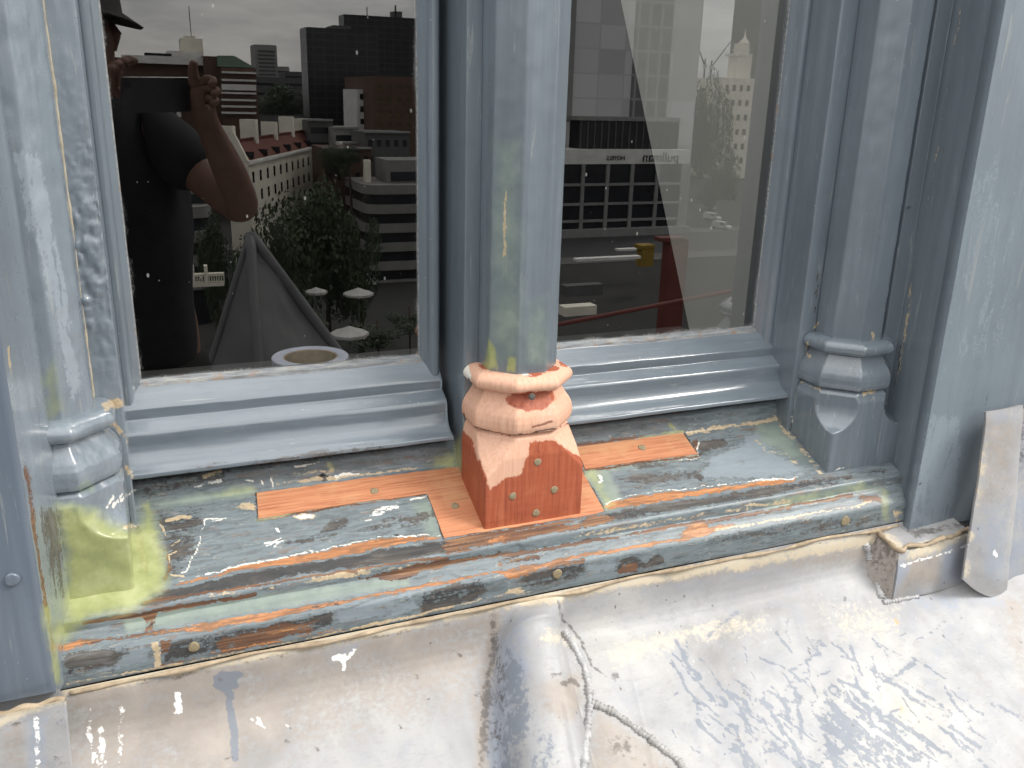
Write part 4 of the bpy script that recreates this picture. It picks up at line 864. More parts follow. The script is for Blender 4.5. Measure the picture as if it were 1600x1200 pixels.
isl = tag(box('inner_sill', -.03, .895, .0605, .24, -.470, -.3945, m_simple('inner_sill_paint', (.05, .048, .046), (.07, .068, .066), 10, .6)), 'dark inner sill board just behind both panes carrying the tape roll', 'sill')
# roll of masking tape lying on the inner sill
tp = empty('tape_roll', (.187, .115, -.394), 'lilac white roll of tape lying on the inner sill behind the left pane', 'tape')
TC = at(477, 557, .115); RO = 57.5 * np.linalg.norm(TC - np.array([0, -D, 0])) / F; RI = RO * .665
def annulus(name, r0, r1, z0, z1, mat, parent):
    a = np.linspace(0, 2 * math.pi, 96, endpoint=False); cs = np.stack([np.cos(a), np.sin(a)], 1)
    prof = [(r0, z0), (r1 - .0006, z0), (r1, z0 + .0006), (r1, z1 - .0008), (r1 - .0008, z1), (r0 + .0005, z1), (r0, z1 - .0005), (r0, z0)]
    P = np.array([np.concatenate([TC[:2] + r * cs, np.full((96, 1), z)], 1) for r, z in prof])
    return grid(name, P, mat, parent, closed=True, smooth=False)
annulus('tape', RI + .0022, RO, -.394, TC[2], M_tape, tp)
annulus('core', RI, RI + .0021, -.394, TC[2] - .0008, M_card, tp)
a = np.linspace(0, 2 * math.pi, 60, endpoint=False)
for o_ in (tp,): o_.location = (TC[0], TC[1], -.394)

# ------------------------------------------------------------------ the street behind the photographer, seen mirrored in the panes
GZ = -32.0
def flatmat(name, c, rough=.8, var=.12, sc=.5):
    return m_simple(name, tuple(v * (1 - var) for v in c), tuple(v * (1 + var) for v in c), sc, rough, .1, .3, .02)
M_dim = flatmat('stained_render', (.20, .195, .185)); M_conc = flatmat('pale_concrete', (.25, .25, .245)); M_cream = flatmat('cream_stucco', (.70, .66, .56)); M_white = flatmat('white_render', (.66, .65, .62))
M_brick = flatmat('brown_brick', (.10, .06, .045)); M_tile = flatmat('red_roof_tile', (.13, .045, .032)); M_grey = flatmat('grey_roofing', (.10, .10, .10))
M_win = flatmat('dark_window', (.02, .022, .026), .15, .3); M_green = flatmat('green_copper', (.14, .20, .15)); M_road = flatmat('asphalt', (.05, .05, .052)); M_pave = flatmat('paving', (.11, .108, .10))
M_ground = flatmat('city_ground', (.030, .030, .028), .9, .3, .05); M_bark = flatmat('bark', (.06, .045, .035)); M_red = flatmat('red_painted_steel', (.13, .035, .028), .6); M_yel = flatmat('yellow_painted_steel', (.26, .17, .03), .6)
M_canvas = flatmat('white_canvas', (.42, .41, .39)); M_car = flatmat('white_car_paint', (.62, .62, .62), .3); M_rub = flatmat('black_rubber', (.02, .02, .02)); M_dlead = flatmat('dark_lead', (.11, .11, .112), .55, .25, 2.0)
def m_leaf():
    T = NT('leaves'); n = T.noise(.35, 1, 4, .6); oi = T.n('ObjectInfo').outputs['Random']
    c = T.ramp(T.math('ADD', T.math('MULTIPLY', n, .8), T.math('MULTIPLY', oi, .2)), [(.3, (.018, .030, .012)), (.7, (.055, .08, .03))])
    return T.bsdf(c, .6)
M_leaf = m_leaf()
def m_grid(name, c1, c2, w_, h_, mort):
    T = NT(name); b = T.n('TexBrick', Vector=T.map((1, 1, 1), rot=(math.pi / 2, 0, 0)), Scale=1.0); b.offset = 0
    b.inputs['Color1'].default_value = (*c1, 1); b.inputs['Color2'].default_value = (*[v * .7 for v in c1], 1); b.inputs['Mortar'].default_value = (*c2, 1)
    b.inputs['Brick Width'].default_value = w_; b.inputs['Row Height'].default_value = h_; b.inputs['Mortar Size'].default_value = mort
    return T.bsdf(b.outputs['Color'], .25)
M_curtain = m_grid('dark_curtain_wall', (.018, .020, .024), (.035, .037, .04), 3.0, 1.9, .22)
M_panelc = m_grid('large_concrete_panels', (.66, .66, .67), (.48, .48, .49), 7.0, 5.6, .16)
M_bay = m_grid('dark_glazed_bay', (.16, .165, .17), (.30, .30, .31), 3.2, 5.6, .3)

ground = tag(box('ground', -2500, 3500, -4000, -2.1, GZ - 1, GZ, M_ground), kind='structure')
RDX = math.radians(0)
road = tag(box('road', -600, 900, -190, -165, GZ - .4, GZ + .004, M_road), kind='structure')
pave = tag(multi_box('pavement', [(-600, 900, -164.9, -158, GZ - .4, GZ + .13), (-600, 900, -197, -190.1, GZ - .4, GZ + .13)], M_pave), kind='structure')

def mx(px, py, d): return mirror_at(px, py, d)
def block(name, label, px0, px1, ptop, d, depth, mat, zbot=GZ, pref=None, ztop=None):
    """an upright building whose street front stands d metres out, between two photo pixels"""
    a, b = mx(px0, ptop, d), mx(px1, ptop, d); zt = ztop if ztop is not None else (a[2] + b[2]) / 2
    root = empty(name, ((a[0] + b[0]) / 2, -d - depth / 2, zbot), label, 'building')
    wl = box('wall', min(a[0], b[0]), max(a[0], b[0]), -d - depth, -d, zbot, zt, mat, root)
    root['x0'] = float(min(a[0], b[0])); root['x1'] = float(max(a[0], b[0])); root['zt'] = float(zt); root['yf'] = float(-d)
    return root
def part_px(name, root, px0, px1, ptop, pbot, d, depth, mat, proud=.3):
    a = mx(px0, (ptop + pbot) / 2, d); b = mx(px1, (ptop + pbot) / 2, d); m = (px0 + px1) / 2
    return box(name, min(a[0], b[0]), max(a[0], b[0]), -d - depth, -d + proud, mx(m, pbot, d)[2], mx(m, ptop, d)[2], mat, root)
def windows(root, xs_, zs2, y, w_, h_, mat=None, name='window', yd=.12, limit=100):
    me = box_me(name, -w_ / 2, w_ / 2, -.3, yd, -h_ / 2, h_ / 2); me.materials.append(mat or M_win); k = 0
    for z in zs2:
        for x in xs_:
            if k >= limit: return
            k += 1
            o = bpy.data.objects.new(name, me); COL.objects.link(o); o.parent = root
            o.matrix_parent_inverse = Matrix.Translation(root.location).inverted(); o.location = (x, y, z)
def bands(root, zs2, h_, mat, name='window_band', inset=.4):
    x0, x1, y = root['x0'], root['x1'], root['yf']
    for z in zs2: box(name, x0 + inset, x1 - inset, y - 1, y + .12, z - h_ / 2, z + h_ / 2, mat, root)
def lin(a, b, n): return list(np.linspace(a, b, n))

b1 = block('office_tower', 'black glazed office tower with a flat roof, the nearer of two dark blocks', 478, 590, 45, 260, 10, M_curtain)
part_px('roof_plant', b1, 520, 548, 40, 48, 262, 10, M_grey)
b2 = block('office_tower', 'taller black office tower rising behind the nearer dark block', 537, 700, 27, 310, 8, M_curtain)
part_px('roof_rail', b2, 537, 562, 25, 29, 311, 1, M_grey); part_px('mast', b2, 573, 574, 11, 28, 312, .3, M_grey); part_px('mast', b2, 617, 619, 8, 28, 312, .3, M_grey); part_px('roof_plant', b2, 614, 628, 18, 28, 312, 4, M_grey)
b3 = block('tower_block', 'distant pale concrete tower block with stacked balconies', 398, 432, 70, 620, 25, M_conc)
bands(b3, lin(b3['zt'] - 4, GZ + 20, 16), 1.3, M_grey, 'balcony', 1.5)
for i, (p0, p1, pt, dd) in enumerate(((432, 452, 104, 760), (445, 486, 112, 700), (400, 480, 121, 560), (330, 402, 118, 640), (640, 700, 60, 520))):
    bb = block('distant_block', ['small pale block beside the distant tower block', 'low grey block right of the distant tower block', 'long dark low block on the horizon', 'grey block on the horizon behind the office roof', 'slim block rising behind the black office towers'][i], p0, p1, pt, dd, 30, [M_conc, M_grey, M_grey, M_grey, M_brick][i])
    bands(bb, lin(bb['zt'] - 4, GZ + 8, 6), 1.4, M_win)
# mid-distance office with roof house and mast
b4 = block('office_block', 'long pale office block with a roof house and mast', 150, 345, 92, 250, 30, M_brick)
part_px('parapet', b4, 190, 335, 88, 100, 248, 5, M_white); part_px('roof_storey', b4, 226, 268, 83, 90, 255, 10, M_win); part_px('roof_storey', b4, 262, 318, 80, 90, 256, 10, M_white)
part_px('roof_house', b4, 283, 317, 60, 84, 258, 10, M_cream); part_px('roof_house', b4, 288, 305, 56, 62, 259, 5, M_cream); part_px('mast', b4, 296.5, 297.5, 10, 58, 259, .3, M_grey)
part_px('white_storey', b4, 226, 282, 152, 182, 248, 4, M_white)
windows(b4, [mx(p, 158, 248)[0] for p in (237, 252, 267)], [mx(250, 160, 248)[2], mx(250, 174, 248)[2]], -247.5, 2.0, 1.7)
part_px('stair_tower', b4, 322, 346, 88, 200, 245, 12, M_brick)
b5 = block('office_block', 'office block with white balcony bands and a green copper roof', 345, 400, 106, 240, 40, M_brick)
for pt in (112, 124, 132, 144, 155, 165, 175): part_px('balcony', b5, 347, 400, pt, pt + (9 if pt in (132,) else 3), 239, 2, M_white)
ra, rb_ = mx(342, 104, 240), mx(386, 102, 240)
poly_prism('roof', [(ra[0], -240, ra[2]), (rb_[0] + 2, -240, ra[2]), (mx(366, 88, 240)[0], -240, mx(366, 87, 240)[2]), (ra[0], -240, mx(344, 87, 240)[2])], (0, -14, 0), M_green, b5)
b6 = block('apartment_block', 'brown apartment block with a grid of amber windows', 583, 720, 121, 205, 30, M_brick)
windows(b6, lin(b6['x0'] + 1.4, b6['x0'] + 17, 8), lin(b6['zt'] - 2.4, b6['zt'] - 19, 7), b6['yf'], 1.1, 1.6, flatmat('amber_window', (.07, .05, .025), .3, .5))
b7 = block('town_house', 'narrow white house with three small windows', 557, 583, 140, 215, 15, M_white)
windows(b7, [b7['x0'] + 1.2, b7['x0'] + 2.9], lin(b7['zt'] - 1.6, b7['zt'] - 10, 4), b7['yf'], .9, 1.3)
for i, (p0, p1, pt, dd, mt_) in enumerate(((480, 520, 188, 190, M_grey), (520, 560, 200, 185, M_conc), (536, 572, 224, 178, M_white), (570, 640, 207, 172, M_grey), (505, 580, 232, 168, M_brick))):
    bb = block('low_building', ['low grey roofed building beyond the cream terrace', 'low concrete building left of the white house', 'low white building above the tree tops', 'low plain grey walled block under the amber windows', 'low brick building behind the tall trees'][i], p0, p1, pt, dd, 12, mt_)
    windows(bb, lin(bb['x0'] + 1, bb['x1'] - 1, 5), [bb['zt'] - 2, bb['zt'] - 5], bb['yf'], .8, 1.2)
    part_px('parapet', bb, p0, p1, pt - 2, pt + 1, dd - .3, .8, M_conc)
# cream terrace with red mansard and tall chimney stacks
d0 = 150.0; A0 = mx(388, 252, d0); z_e = A0[2]
r2 = ray(507, 225); d1 = z_e / (r2[2] / r2[1]) - D; B0 = mx(507, 225, d1)
ter = empty('terrace', (A0[0], A0[1], GZ), 'cream terrace with red tiled mansard roof and tall chimney stacks', 'building')
u = np.array([B0[0] - A0[0], B0[1] - A0[1], 0]); Lt = np.linalg.norm(u); u /= Lt; nv = np.array([u[1], -u[0], 0])
if nv[0] > 0: nv = -nv
wd_ = abs(mx(355, 252, d0)[0] - A0[0]) / abs(nv[0]) * 1.0
def T3(a, b, z): return np.array([A0[0], A0[1], 0]) + u * a + nv * b + np.array([0, 0, z])
poly_prism('wall', [T3(0, 0, GZ), T3(Lt, 0, GZ), T3(Lt, wd_, GZ), T3(0, wd_, GZ)], (0, 0, z_e - GZ), M_cream, ter)
zr = mx(388, 205, d0)[2]
poly_prism('gable', [T3(-.1, 0, z_e), T3(-.1, wd_, z_e), T3(-.1, wd_ - 1, zr), T3(-.1, 2.2, zr)], u * .7, M_cream, ter)
rf = poly_prism('roof', [T3(.7, .2, z_e + .02), T3(.7, wd_, z_e + .02), T3(.7, wd_ - 1, zr - 1.5), T3(.7, 3.2, zr - 1.5)], u * (Lt - .7), M_tile, ter)
def tbox(name, a0_, a1_, b0_, b1_, z0_, z1_, mat, par): return poly_prism(name, [T3(a0_, b0_, z0_), T3(a1_, b0_, z0_), T3(a1_, b1_, z0_), T3(a0_, b1_, z0_)], (0, 0, z1_ - z0_), mat, par)
for k in range(5):
    aa = .2 + k * (Lt - 3) / 4.2
    tbox('chimney', aa, aa + 1.3, 2.2, 5.0, z_e + .5, zr + .7 + (k % 2) * .7, M_cream, rf)
for k in range(7):
    aa = 2.4 + k * (Lt - 4) / 6.5
    tbox('dormer', aa, aa + 1.2, .1, 1.6, z_e + .2, z_e + 1.3, M_win, rf)
for k in range(13):
    for j in range(4):
        aa = 1.6 + k * (Lt - 3) / 12.5; zz = z_e - 2.6 - j * 3.1
        tbox('window', aa, aa + .9, -.08, .2, zz - .9, zz + .8, M_win, ter)
tbox('cornice', -.1, Lt, -.35, .0, z_e - .5, z_e, M_white, ter)
# white building with rounded ends and ribbon windows
def ribbon(name, label, px0, px1, ptop, d, nfl, mat, fl=3.3):
    a, b = mx(px0, ptop, d), mx(px1, ptop, d); R_ = (b[0] - a[0]) / 2; cx_ = (a[0] + b[0]) / 2; zt = a[2]
    root = empty(name, (cx_, -d - 8, GZ), label, 'building')
    def slab(nm, gx, z0_, z1_, m):
        t = np.linspace(0, math.pi, 15); pts = []
        rr = 3.0 + gx
        for c_, s0 in ((1, 0), (-1, 1)):
            q = np.linspace(0, math.pi / 2, 7) + (0 if c_ == 1 else math.pi / 2)
            for w__ in q: pts.append((cx_ + c_ * (R_ - 3) + rr * math.cos(w__), -d - 3 + rr * math.sin(w__), z0_))
        pts += [(cx_ - R_ - gx, -d - 16, z0_), (cx_ + R_ + gx, -d - 16, z0_)]
        poly_prism(nm, pts, (0, 0, z1_ - z0_), m, root)
    slab('wall', -.5, GZ, zt - .5, M_win)
    for k in range(nfl):
        z = zt - k * fl; slab('spandrel', 0, z - 1.55, z, mat)
    part_px('penthouse', root, px0 + 34, px1, ptop - 40, ptop, d + 4, 8, mat); part_px('penthouse_window', root, px0 + 40, px1 + 4, ptop - 22, ptop - 8, d + 3.8, 4, M_win)
    part_px('chimney', root, px0, px0 + 9, ptop - 40, ptop, d + 6, 1.2, M_cream)
    return root
ribbon('flats', 'white flats with rounded corners and dark ribbon windows behind the trees', 570, 700, 290, 150, 6, M_dim)
ribbon('flats', 'stepped white flats with ribbon windows at the foot of the office block', 236, 332, 325, 128, 4, M_dim)

# trees: trunk, limbs and a crown of leaf clumps
def crown_mesh(seed, n=6000):
    rr = random.Random(seed); vs, fs = [], []
    lobes = [(rr.gauss(0, .42), rr.gauss(0, .42), rr.uniform(-.35, .65), rr.uniform(.30, .55)) for _ in range(13)]
    for i in range(n):
        lx, ly, lz, lr = rr.choice(lobes); d = Vector((rr.gauss(0, 1), rr.gauss(0, 1), rr.gauss(0, 1))).normalized() * lr * rr.uniform(.72, 1.06)
        c = Vector((lx, ly, lz)) + d; a = Vector((rr.gauss(0, 1), rr.gauss(0, 1), rr.gauss(0, 1))).normalized(); b = a.cross(d.normalized() + Vector((.01, .02, .03)))
        s_ = rr.uniform(.022, .05); b = b.normalized() * s_; a = a * s_; k = len(vs)
        vs += [c - a * .9, c + b * .9, c + a * .9, c - b * .9]; fs.append((k, k + 1, k + 2, k + 3))
    me = bpy.data.meshes.new('crown'); me.from_pydata([tuple(v) for v in vs], [], fs); me.update(); me.materials.append(M_leaf); return me
CR = [crown_mesh(i) for i in (3, 5, 8)]
trl = ['broad dark plane tree before the cream terrace', 'dark street tree below the lead peak', 'rounded dark tree beside the white rounded flats', 'dark tree left of the lead peak', 'tall tree beyond the hotel tower', 'pale green tree beside the white church block', 'low bushy tree behind the parked vans', 'dark tree on the far side of the terrace', 'dark tree under the black office tower', 'small dark tree beyond the cream terrace']
for i, (px, pt, pb, wpx, d) in enumerate(((506, 282, 425, 138, 112), (428, 345, 430, 96, 100), (560, 330, 425, 70, 108), (330, 335, 420, 60, 118), (1098, 125, 300, 50, 330), (1128, 230, 330, 40, 260), (1110, 285, 330, 30, 230), (525, 228, 275, 50, 165), (440, 130, 185, 90, 330), (545, 228, 260, 44, 160))):
    top, mid = mx(px, pt, d), mx(px, (pt + pb) / 2, d); hw = abs(mx(px + wpx / 2, pb, d)[0] - mx(px - wpx / 2, pb, d)[0]) / 2
    root = empty('tree', (mid[0], -d, GZ), trl[i], 'tree', 'street trees mirrored in the panes')
    h_ = max(top[2] - GZ, 4); hc = (top[2] - mx(px, pb, d)[2]) / 2 * 1.15; zc = top[2] - hc
    if pb > 400: hc = (top[2] - GZ) / 2 * .95; zc = top[2] - hc
    tube('trunk', [(mid[0], -d, GZ), (mid[0] + .2, -d, (GZ + zc) / 2), (mid[0], -d, zc + hc * .4)], [.4, .3, .12], M_bark, root, 8)
    o = bpy.data.objects.new('crown', CR[i % 3]); COL.objects.link(o); o.parent = root; o.location = (0, 0, zc - GZ); o.scale = (hw, hw, hc); o.rotation_euler = (0, 0, i * 1.3)

# lead covered dormer peak close behind the photographer
dp = 4.2; ap = mx(391, 366, dp); pl = mx(322, 590, dp - .2); pr_ = mx(565, 600, dp - .3)
pk = empty('lead_peak', (ap[0], ap[1], ap[2] - 3), 'grey lead covered pointed roof peak outside below the window, mirrored in the left pane', 'roof')
pk['label'] = 'grey lead covered roof peak mirrored low in the left pane'
def tri_sheet(c, n=46, rip=.012):
    a_, b_, c_ = [np.array(p) for p in c]; v = np.linspace(0, 1, n)[:, None, None]; u_ = np.linspace(0, 1, n)[None, :, None]
    P = a_ * (1 - v) + (b_ * (1 - u_) + c_ * u_) * v
    P = P + (fbm(P.reshape(-1, 3), (7, 7, 5), 3, 5).reshape(n, n, 1) - .5) * np.array([rip, rip * 3, rip])
    return P
ext = 2.2
L2 = ap + (pl - ap) * ext; R2 = ap + (pr_ - ap) * ext; F2 = ap + (np.array([ap[0] * .72 + .10, -dp + .55, mx(430, 620, dp - .9)[2]]) - ap) * ext; BK = ap + np.array([.3, -1.6, -.9]) * ext
grid('lead_slope', tri_sheet((ap, L2, F2)), M_dlead, pk); grid('lead_slope', tri_sheet((ap, F2, R2)), M_dlead, pk)
grid('lead_slope', tri_sheet((ap, R2, BK)), M_dlead, pk); grid('lead_slope', tri_sheet((ap, BK, L2)), M_dlead, pk)
tube('hip_roll', [ap + (F2 - ap) * t for t in np.linspace(0, 1, 20)], .030, M_dlead, pk, 10); tube('hip_roll', [ap + (R2 - ap) * t for t in np.linspace(0, 1, 20)], .034, M_dlead, pk, 10); tube('hip_roll', [ap + (L2 - ap) * t for t in np.linspace(0, 1, 20)], .022, M_dlead, pk, 10)

for i, (px, py, d, wp, hp) in enumerate(((590, 500, 82, 90, 40), (470, 480, 92, 70, 36), (640, 478, 96, 70, 34), (520, 540, 66, 60, 40))):
    c = mx(px, py, d); root = empty('shrub', (c[0], -d, GZ), ['wide dark shrub between the white parasols', 'dark shrub left of the half hidden parasol', 'dark shrub at the right edge of the left pane', 'low dark shrub under the big parasol'][i], 'shrub')
    o = bpy.data.objects.new('foliage', CR[i % 3]); COL.objects.link(o); o.parent = root; q = d / F; o.location = (0, 0, c[2] - GZ - 2); o.scale = (wp * q * .6, 3, hp * q * .5)
    tube('stem', [(c[0], -d, GZ), (c[0], -d, c[2])], .12, M_bark, root, 6)
# parasols, vans, fence
def parasol(px, py, d, rpx, label):
    c = mx(px, py, d); R_ = rpx * d / F * 1.03
    root = empty('parasol', (c[0], -d, GZ), label, 'parasol', 'white parasols in the forecourt')
    a_ = np.linspace(0, 2 * math.pi, 8, endpoint=False) + .2
    P = np.array([np.stack([c[0] + R_ * q * np.cos(a_), -d + R_ * q * np.sin(a_), np.full(8, c[2] + hh)], 1) for q, hh in ((0, R_ * .38), (.5, R_ * .17), (1, 0), (1, -.25), (.97, -.25), (.5, R_ * .13), (0, R_ * .3))])
    grid('canopy', P, M_canvas, root, closed=True, smooth=False)
    tube('pole', [(c[0], -d, GZ), (c[0], -d, c[2] + R_ * .3)], .06, M_grey, root, 8); box('base', c[0] - .4, c[0] + .4, -d - .4, -d + .4, GZ + .01, GZ + .12, M_grey, root)
parasol(546, 520, 74, 31, 'big white parasol beside the foot of the lead peak'); parasol(560, 458, 100, 24, 'white parasol just below the van with lettering'); parasol(494, 455, 100, 17, 'white parasol half hidden by the slope of the lead peak')
def van(x, y, rz, label, mat=None):
    root = empty('van', (x, y, GZ), label, 'van', 'vans in the street', rz)
    prof = [(-2.5, .35), (2.45, .35), (2.5, .95), (1.75, 1.15), (1.0, 1.95), (-2.4, 2.0), (-2.5, 1.7)]
    poly_prism('body', [(p, -.9, q) for p, q in prof], (0, 1.8, 0), mat or M_car, root, True)
    poly_prism('windscreen', [(1.72, -.78, 1.20), (1.06, -.78, 1.88), (1.10, -.78, 1.92), (1.78, -.78, 1.22)], (0, 1.56, 0), M_win, root, True)
    for sy in (-.91, .86):
        poly_prism('side_window', [(.0, sy, 1.2), (1.45, sy, 1.2), (.95, sy, 1.8), (.0, sy, 1.8)], (0, .05, 0), M_win, root, True)
    for wx in (-1.6, 1.55):
        for wy in (-.92, .72): tube('wheel', [(wx, wy, .36), (wx, wy + .2, .36)], .36, M_rub, root, 14, True)
    return root
for (px, py, rz, lb) in ((630, 430, math.pi, 'small white van parked on the far road'), (567, 446, .3, 'white van with a dark lettering band beside the parasols')):
    r = ray(px, py); t = GZ / r[2]; van(r[0] * t, D - r[1] * t if False else -(r[1] * t - D), rz, lb)
for i, (px, py) in enumerate(((1120, 301), (1106, 322), (1128, 352), (1113, 338))):
    r = ray(px, py); t = (GZ + 1) / r[2]; van(r[0] * t, -(r[1] * t - D), 1.2, ['white van farthest up the road', 'second white van from the far end of the road', 'nearest white van on the road', 'white van close behind the nearest one'][i])
fn = empty('balustrade', (mx(320, 430, 96)[0], -96, mx(320, 442, 96)[2]), 'pale stone balustrade left of the lead peak', 'fence')
part_px('rail', fn, 298, 350, 427, 431, 96, .4, M_cream); part_px('plinth', fn, 298, 350, 441, 447, 96, .5, M_cream)
for p in np.linspace(300, 349, 14): part_px('baluster', fn, p, p + 1.4, 431, 441, 96, .2, M_cream)
for p in (299, 320): part_px('pier', fn, p, p + 5, 415, 447, 95.8, .6, M_cream)

# hotel tower with its lettered podium
dh = 200.0
ht = block('hotel_tower', 'tall pale concrete hotel tower with a dark glazed bay and lettered podium', 893, 1084, 190, dh, 24, M_panelc, ztop=72)
part_px('glazed_bay', ht, 1002, 1063, -420, 187, dh, 1, M_bay, .25); part_px('corner_fin', ht, 895, 905, -420, 190, dh, 1, M_conc, .5)
part_px('crown_storey', ht, 904, 1060, 186, 234, dh - 5, 5, M_win, .1); part_px('crown_roof', ht, 902, 1062, 183, 189, dh - 5, 6, M_conc, .5)
for p in lin(906, 1058, 15): part_px('crown_mullion', ht, p, p + 1.5, 189, 234, dh - 5, .3, M_grey, .3)
part_px('sign_band', ht, 880, 1076, 234, 256, dh - 8, 8, M_white, .3); part_px('podium', ht, 830, 1075, 256, 378, dh - 8, 10, M_win, 0)
for p in (840, 872, 906, 944, 982, 1021, 1060): part_px('pier', ht, p, p + (14 if p == 1060 else 5), 256, 362, dh - 8, .6, M_conc, .5)
for p in (286, 316, 342): part_px('spandrel', ht, 830, 1074, p, p + 4, dh - 8, .5, M_conc, .35)
part_px('canopy_band', ht, 830, 1076, 358, 376, dh - 10, 3, M_conc, .3)
def lettering(txt, pxc, py, d, hpx, par):
    cu = bpy.data.curves.new('lettering', 'FONT'); cu.body = txt; cu.align_x = 'CENTER'; cu.align_y = 'CENTER'; cu.extrude = .08
    hgt = hpx * d / F; cu.size = hgt
    o = bpy.data.objects.new('tmp', cu); COL.objects.link(o); dg = bpy.context.evaluated_depsgraph_get()
    me = bpy.data.meshes.new_from_object(o.evaluated_get(dg)); bpy.data.objects.remove(o)
    c = mx(pxc, py, d); me.transform(Matrix.Translation((c[0], -d + .42, c[2])) @ Matrix.Rotation(math.pi, 4, 'Z') @ Matrix.Rotation(math.pi / 2, 4, 'X'))
    return link('lettering', me, M_win, par)
lettering('pullman', 1031, 246, dh - 8, 24, ht); lettering('HOTELS', 961, 247, dh - 8, 10, ht)
# right hand background of the right pane
ch = block('church_hall', 'white stone hall under the church tower, far along the road', 1128, 1180, 122, 330, 40, M_cream)
windows(ch, lin(ch['x0'] + 3, ch['x1'] - 3, 4), lin(ch['zt'] - 4, ch['zt'] - 34, 6), ch['yf'], 1.6, 2.4)
part_px('tower', ch, 1150, 1173, 86, 124, 335, 6, M_cream); part_px('cornice', ch, 1148, 1175, 84, 88, 335, 7, M_white, .6); part_px('belfry', ch, 1155, 1170, 68, 86, 336, 4, M_cream); part_px('cornice', ch, 1154, 1171, 77, 79, 336, 4.5, M_white, .5)
cc = mx(1163, 68, 338); a_ = np.linspace(0, 2 * math.pi, 12, endpoint=False)
P = np.array([np.stack([cc[0] + q * np.cos(a_), -338 + q * np.sin(a_), np.full(12, cc[2] + hh)], 1) for q, hh in ((2.3, 0), (2.0, .8), (.9, 1.8), (.3, 3.2), (.08, 6.0), (.02, 6.1))])
grid('spire', P, M_cream, ch, closed=True)
fb = block('distant_block', 'dark street block between the hotel and the church hall', 1082, 1126, 122, 420, 30, M_grey); windows(fb, lin(fb['x0'] + 2, fb['x1'] - 2, 6), lin(fb['zt'] - 3, fb['zt'] - 30, 6), fb['yf'], 1.6, 2)
eb = block('corner_building', 'plain dark corner building at the right edge of the right pane', 1188, 1700, -300, 420, 6, M_grey, ztop=260)
for (px, py, ax_, lb) in ((1100, 118, -.35, 'tower crane with a jib tilted left'), (1110, 120, .5, 'tower crane with a jib tilted right')):
    c = mx(px, py, 700); root = empty('tower_crane', (c[0], -700, GZ), lb, 'crane')
    tube('mast', [(c[0], -700, GZ), (c[0], -700, c[2] + 14)], .8, M_grey, root, 4); tube('jib', [(c[0], -700, c[2] + 8), (c[0] + ax_ * 36, -700, c[2] + 30)], .6, M_grey, root, 4); box('cab', c[0] - 1.5, c[0] + 1.5, -701.5, -698.5, c[2] + 6, c[2] + 9, M_white, root)
# red steelwork and yellow bin in the forecourt
rp = empty('red_post', (mx(1047, 450, 60)[0], -60, GZ), 'rust red steel post standing before the hotel podium', 'post')
part_px('shaft', rp, 1034, 1062, 374, 640, 60, .8, M_red); part_px('cap', rp, 1032, 1066, 371, 377, 60, 1.0, M_red)
a1, b1_ = mx(878, 506, 14), mx(1140, 455, 14)
rb2 = tube('red_pole', [a1 + (b1_ - a1) * t for t in np.linspace(-.15, 1.0, 8)], .045, M_red, None, 10); tag(rb2, 'long red scaffold pole slanting low across the right pane', 'pole')
yb_ = empty('yellow_box', (mx(1011, 400, 130)[0], -130, GZ), 'yellow box standing in the forecourt left of the red post', 'box')
part_px('body', yb_, 1002, 1020, 388, 416, 130, 1.6, M_yel); part_px('lid', yb_, 1000, 1022, 383, 389, 130, 2.0, M_yel)
for i, (p0, p1, pt, pb, dd) in enumerate(((882, 940, 445, 462, 84), (900, 1000, 402, 406, 120), (965, 1020, 388, 391, 140), (880, 930, 478, 492, 70))):
    tag(part_px('forecourt_wall', None, p0, p1, pt, pb, dd, 1.0, [M_grey, M_white, M_white, M_cream][i]), ['low grey wall in the dark forecourt', 'thin pale ledge before the hotel podium', 'short pale ledge left of the yellow box', 'low cream wall at the bottom left of the right pane'][i], 'wall')

# ------------------------------------------------------------------ the photographer, mirrored in the left pane
M_skin = m_simple('skin', (.15, .075, .052), (.21, .11, .08), 30, .55, .1); M_shirt = m_simple('dark_navy_cotton', (.008, .009, .012), (.013, .014, .018), 60, .9, .3); M_trs = m_simple('dark_trousers', (.006, .006, .006), (.010, .010, .010), 60, .9, .3); M_hat = m_simple('dark_felt_hat', (.02, .019, .018), (.035, .032, .03), 80, .9, .2)
def skin_obj(name, V, E, Rr, mat, parent, root=0, lv=2):
    me = bpy.data.meshes.new(name); me.from_pydata([tuple(v) for v in V], E, []); me.update()
    o = link(name, me, mat, parent)
    sk = o.modifiers.new('skin', 'SKIN'); sk.use_smooth_shade = True
    if not me.skin_vertices: me.skin_vertices.new()
    for i, r in enumerate(Rr):
        me.skin_vertices[0].data[i].radius = (r, r) if np.isscalar(r) else r
    me.skin_vertices[0].data[root].use_root = True
    ss_ = o.modifiers.new('subsurf', 'SUBSURF'); ss_.levels = lv; ss_.render_levels = lv
    return o
pv = lambda px, py, d: tuple(mx(px, py, d))
HC = np.array(mx(128, 56, 1.46)); NK = np.array(mx(156, 165, 1.50)); CH_ = np.array(mx(175, 270, 1.52)); PEL = np.array([CH_[0] + .02, -1.54, CH_[2] - .46]); SRt = np.array(mx(238, 205, 1.50)); SLf = np.array([2 * NK[0] - SRt[0], SRt[1] + .02, SRt[2] - .01])
EL, WR, PM = np.array(mx(386, 335, 1.30)), np.array(mx(322, 190, 1.17)), np.array(mx(313, 152, 1.135))
EL2 = np.array([SLf[0] - .12, -1.30, SLf[2] - .20]); WR2 = np.array(mx(150, 150, 1.17)); PM2 = np.array(mx(168, 118, 1.135))
pers = empty('person', (PEL[0], -1.55, -1.52), 'person in dark T-shirt and hat holding up a phone, mirrored in the left pane', 'person')
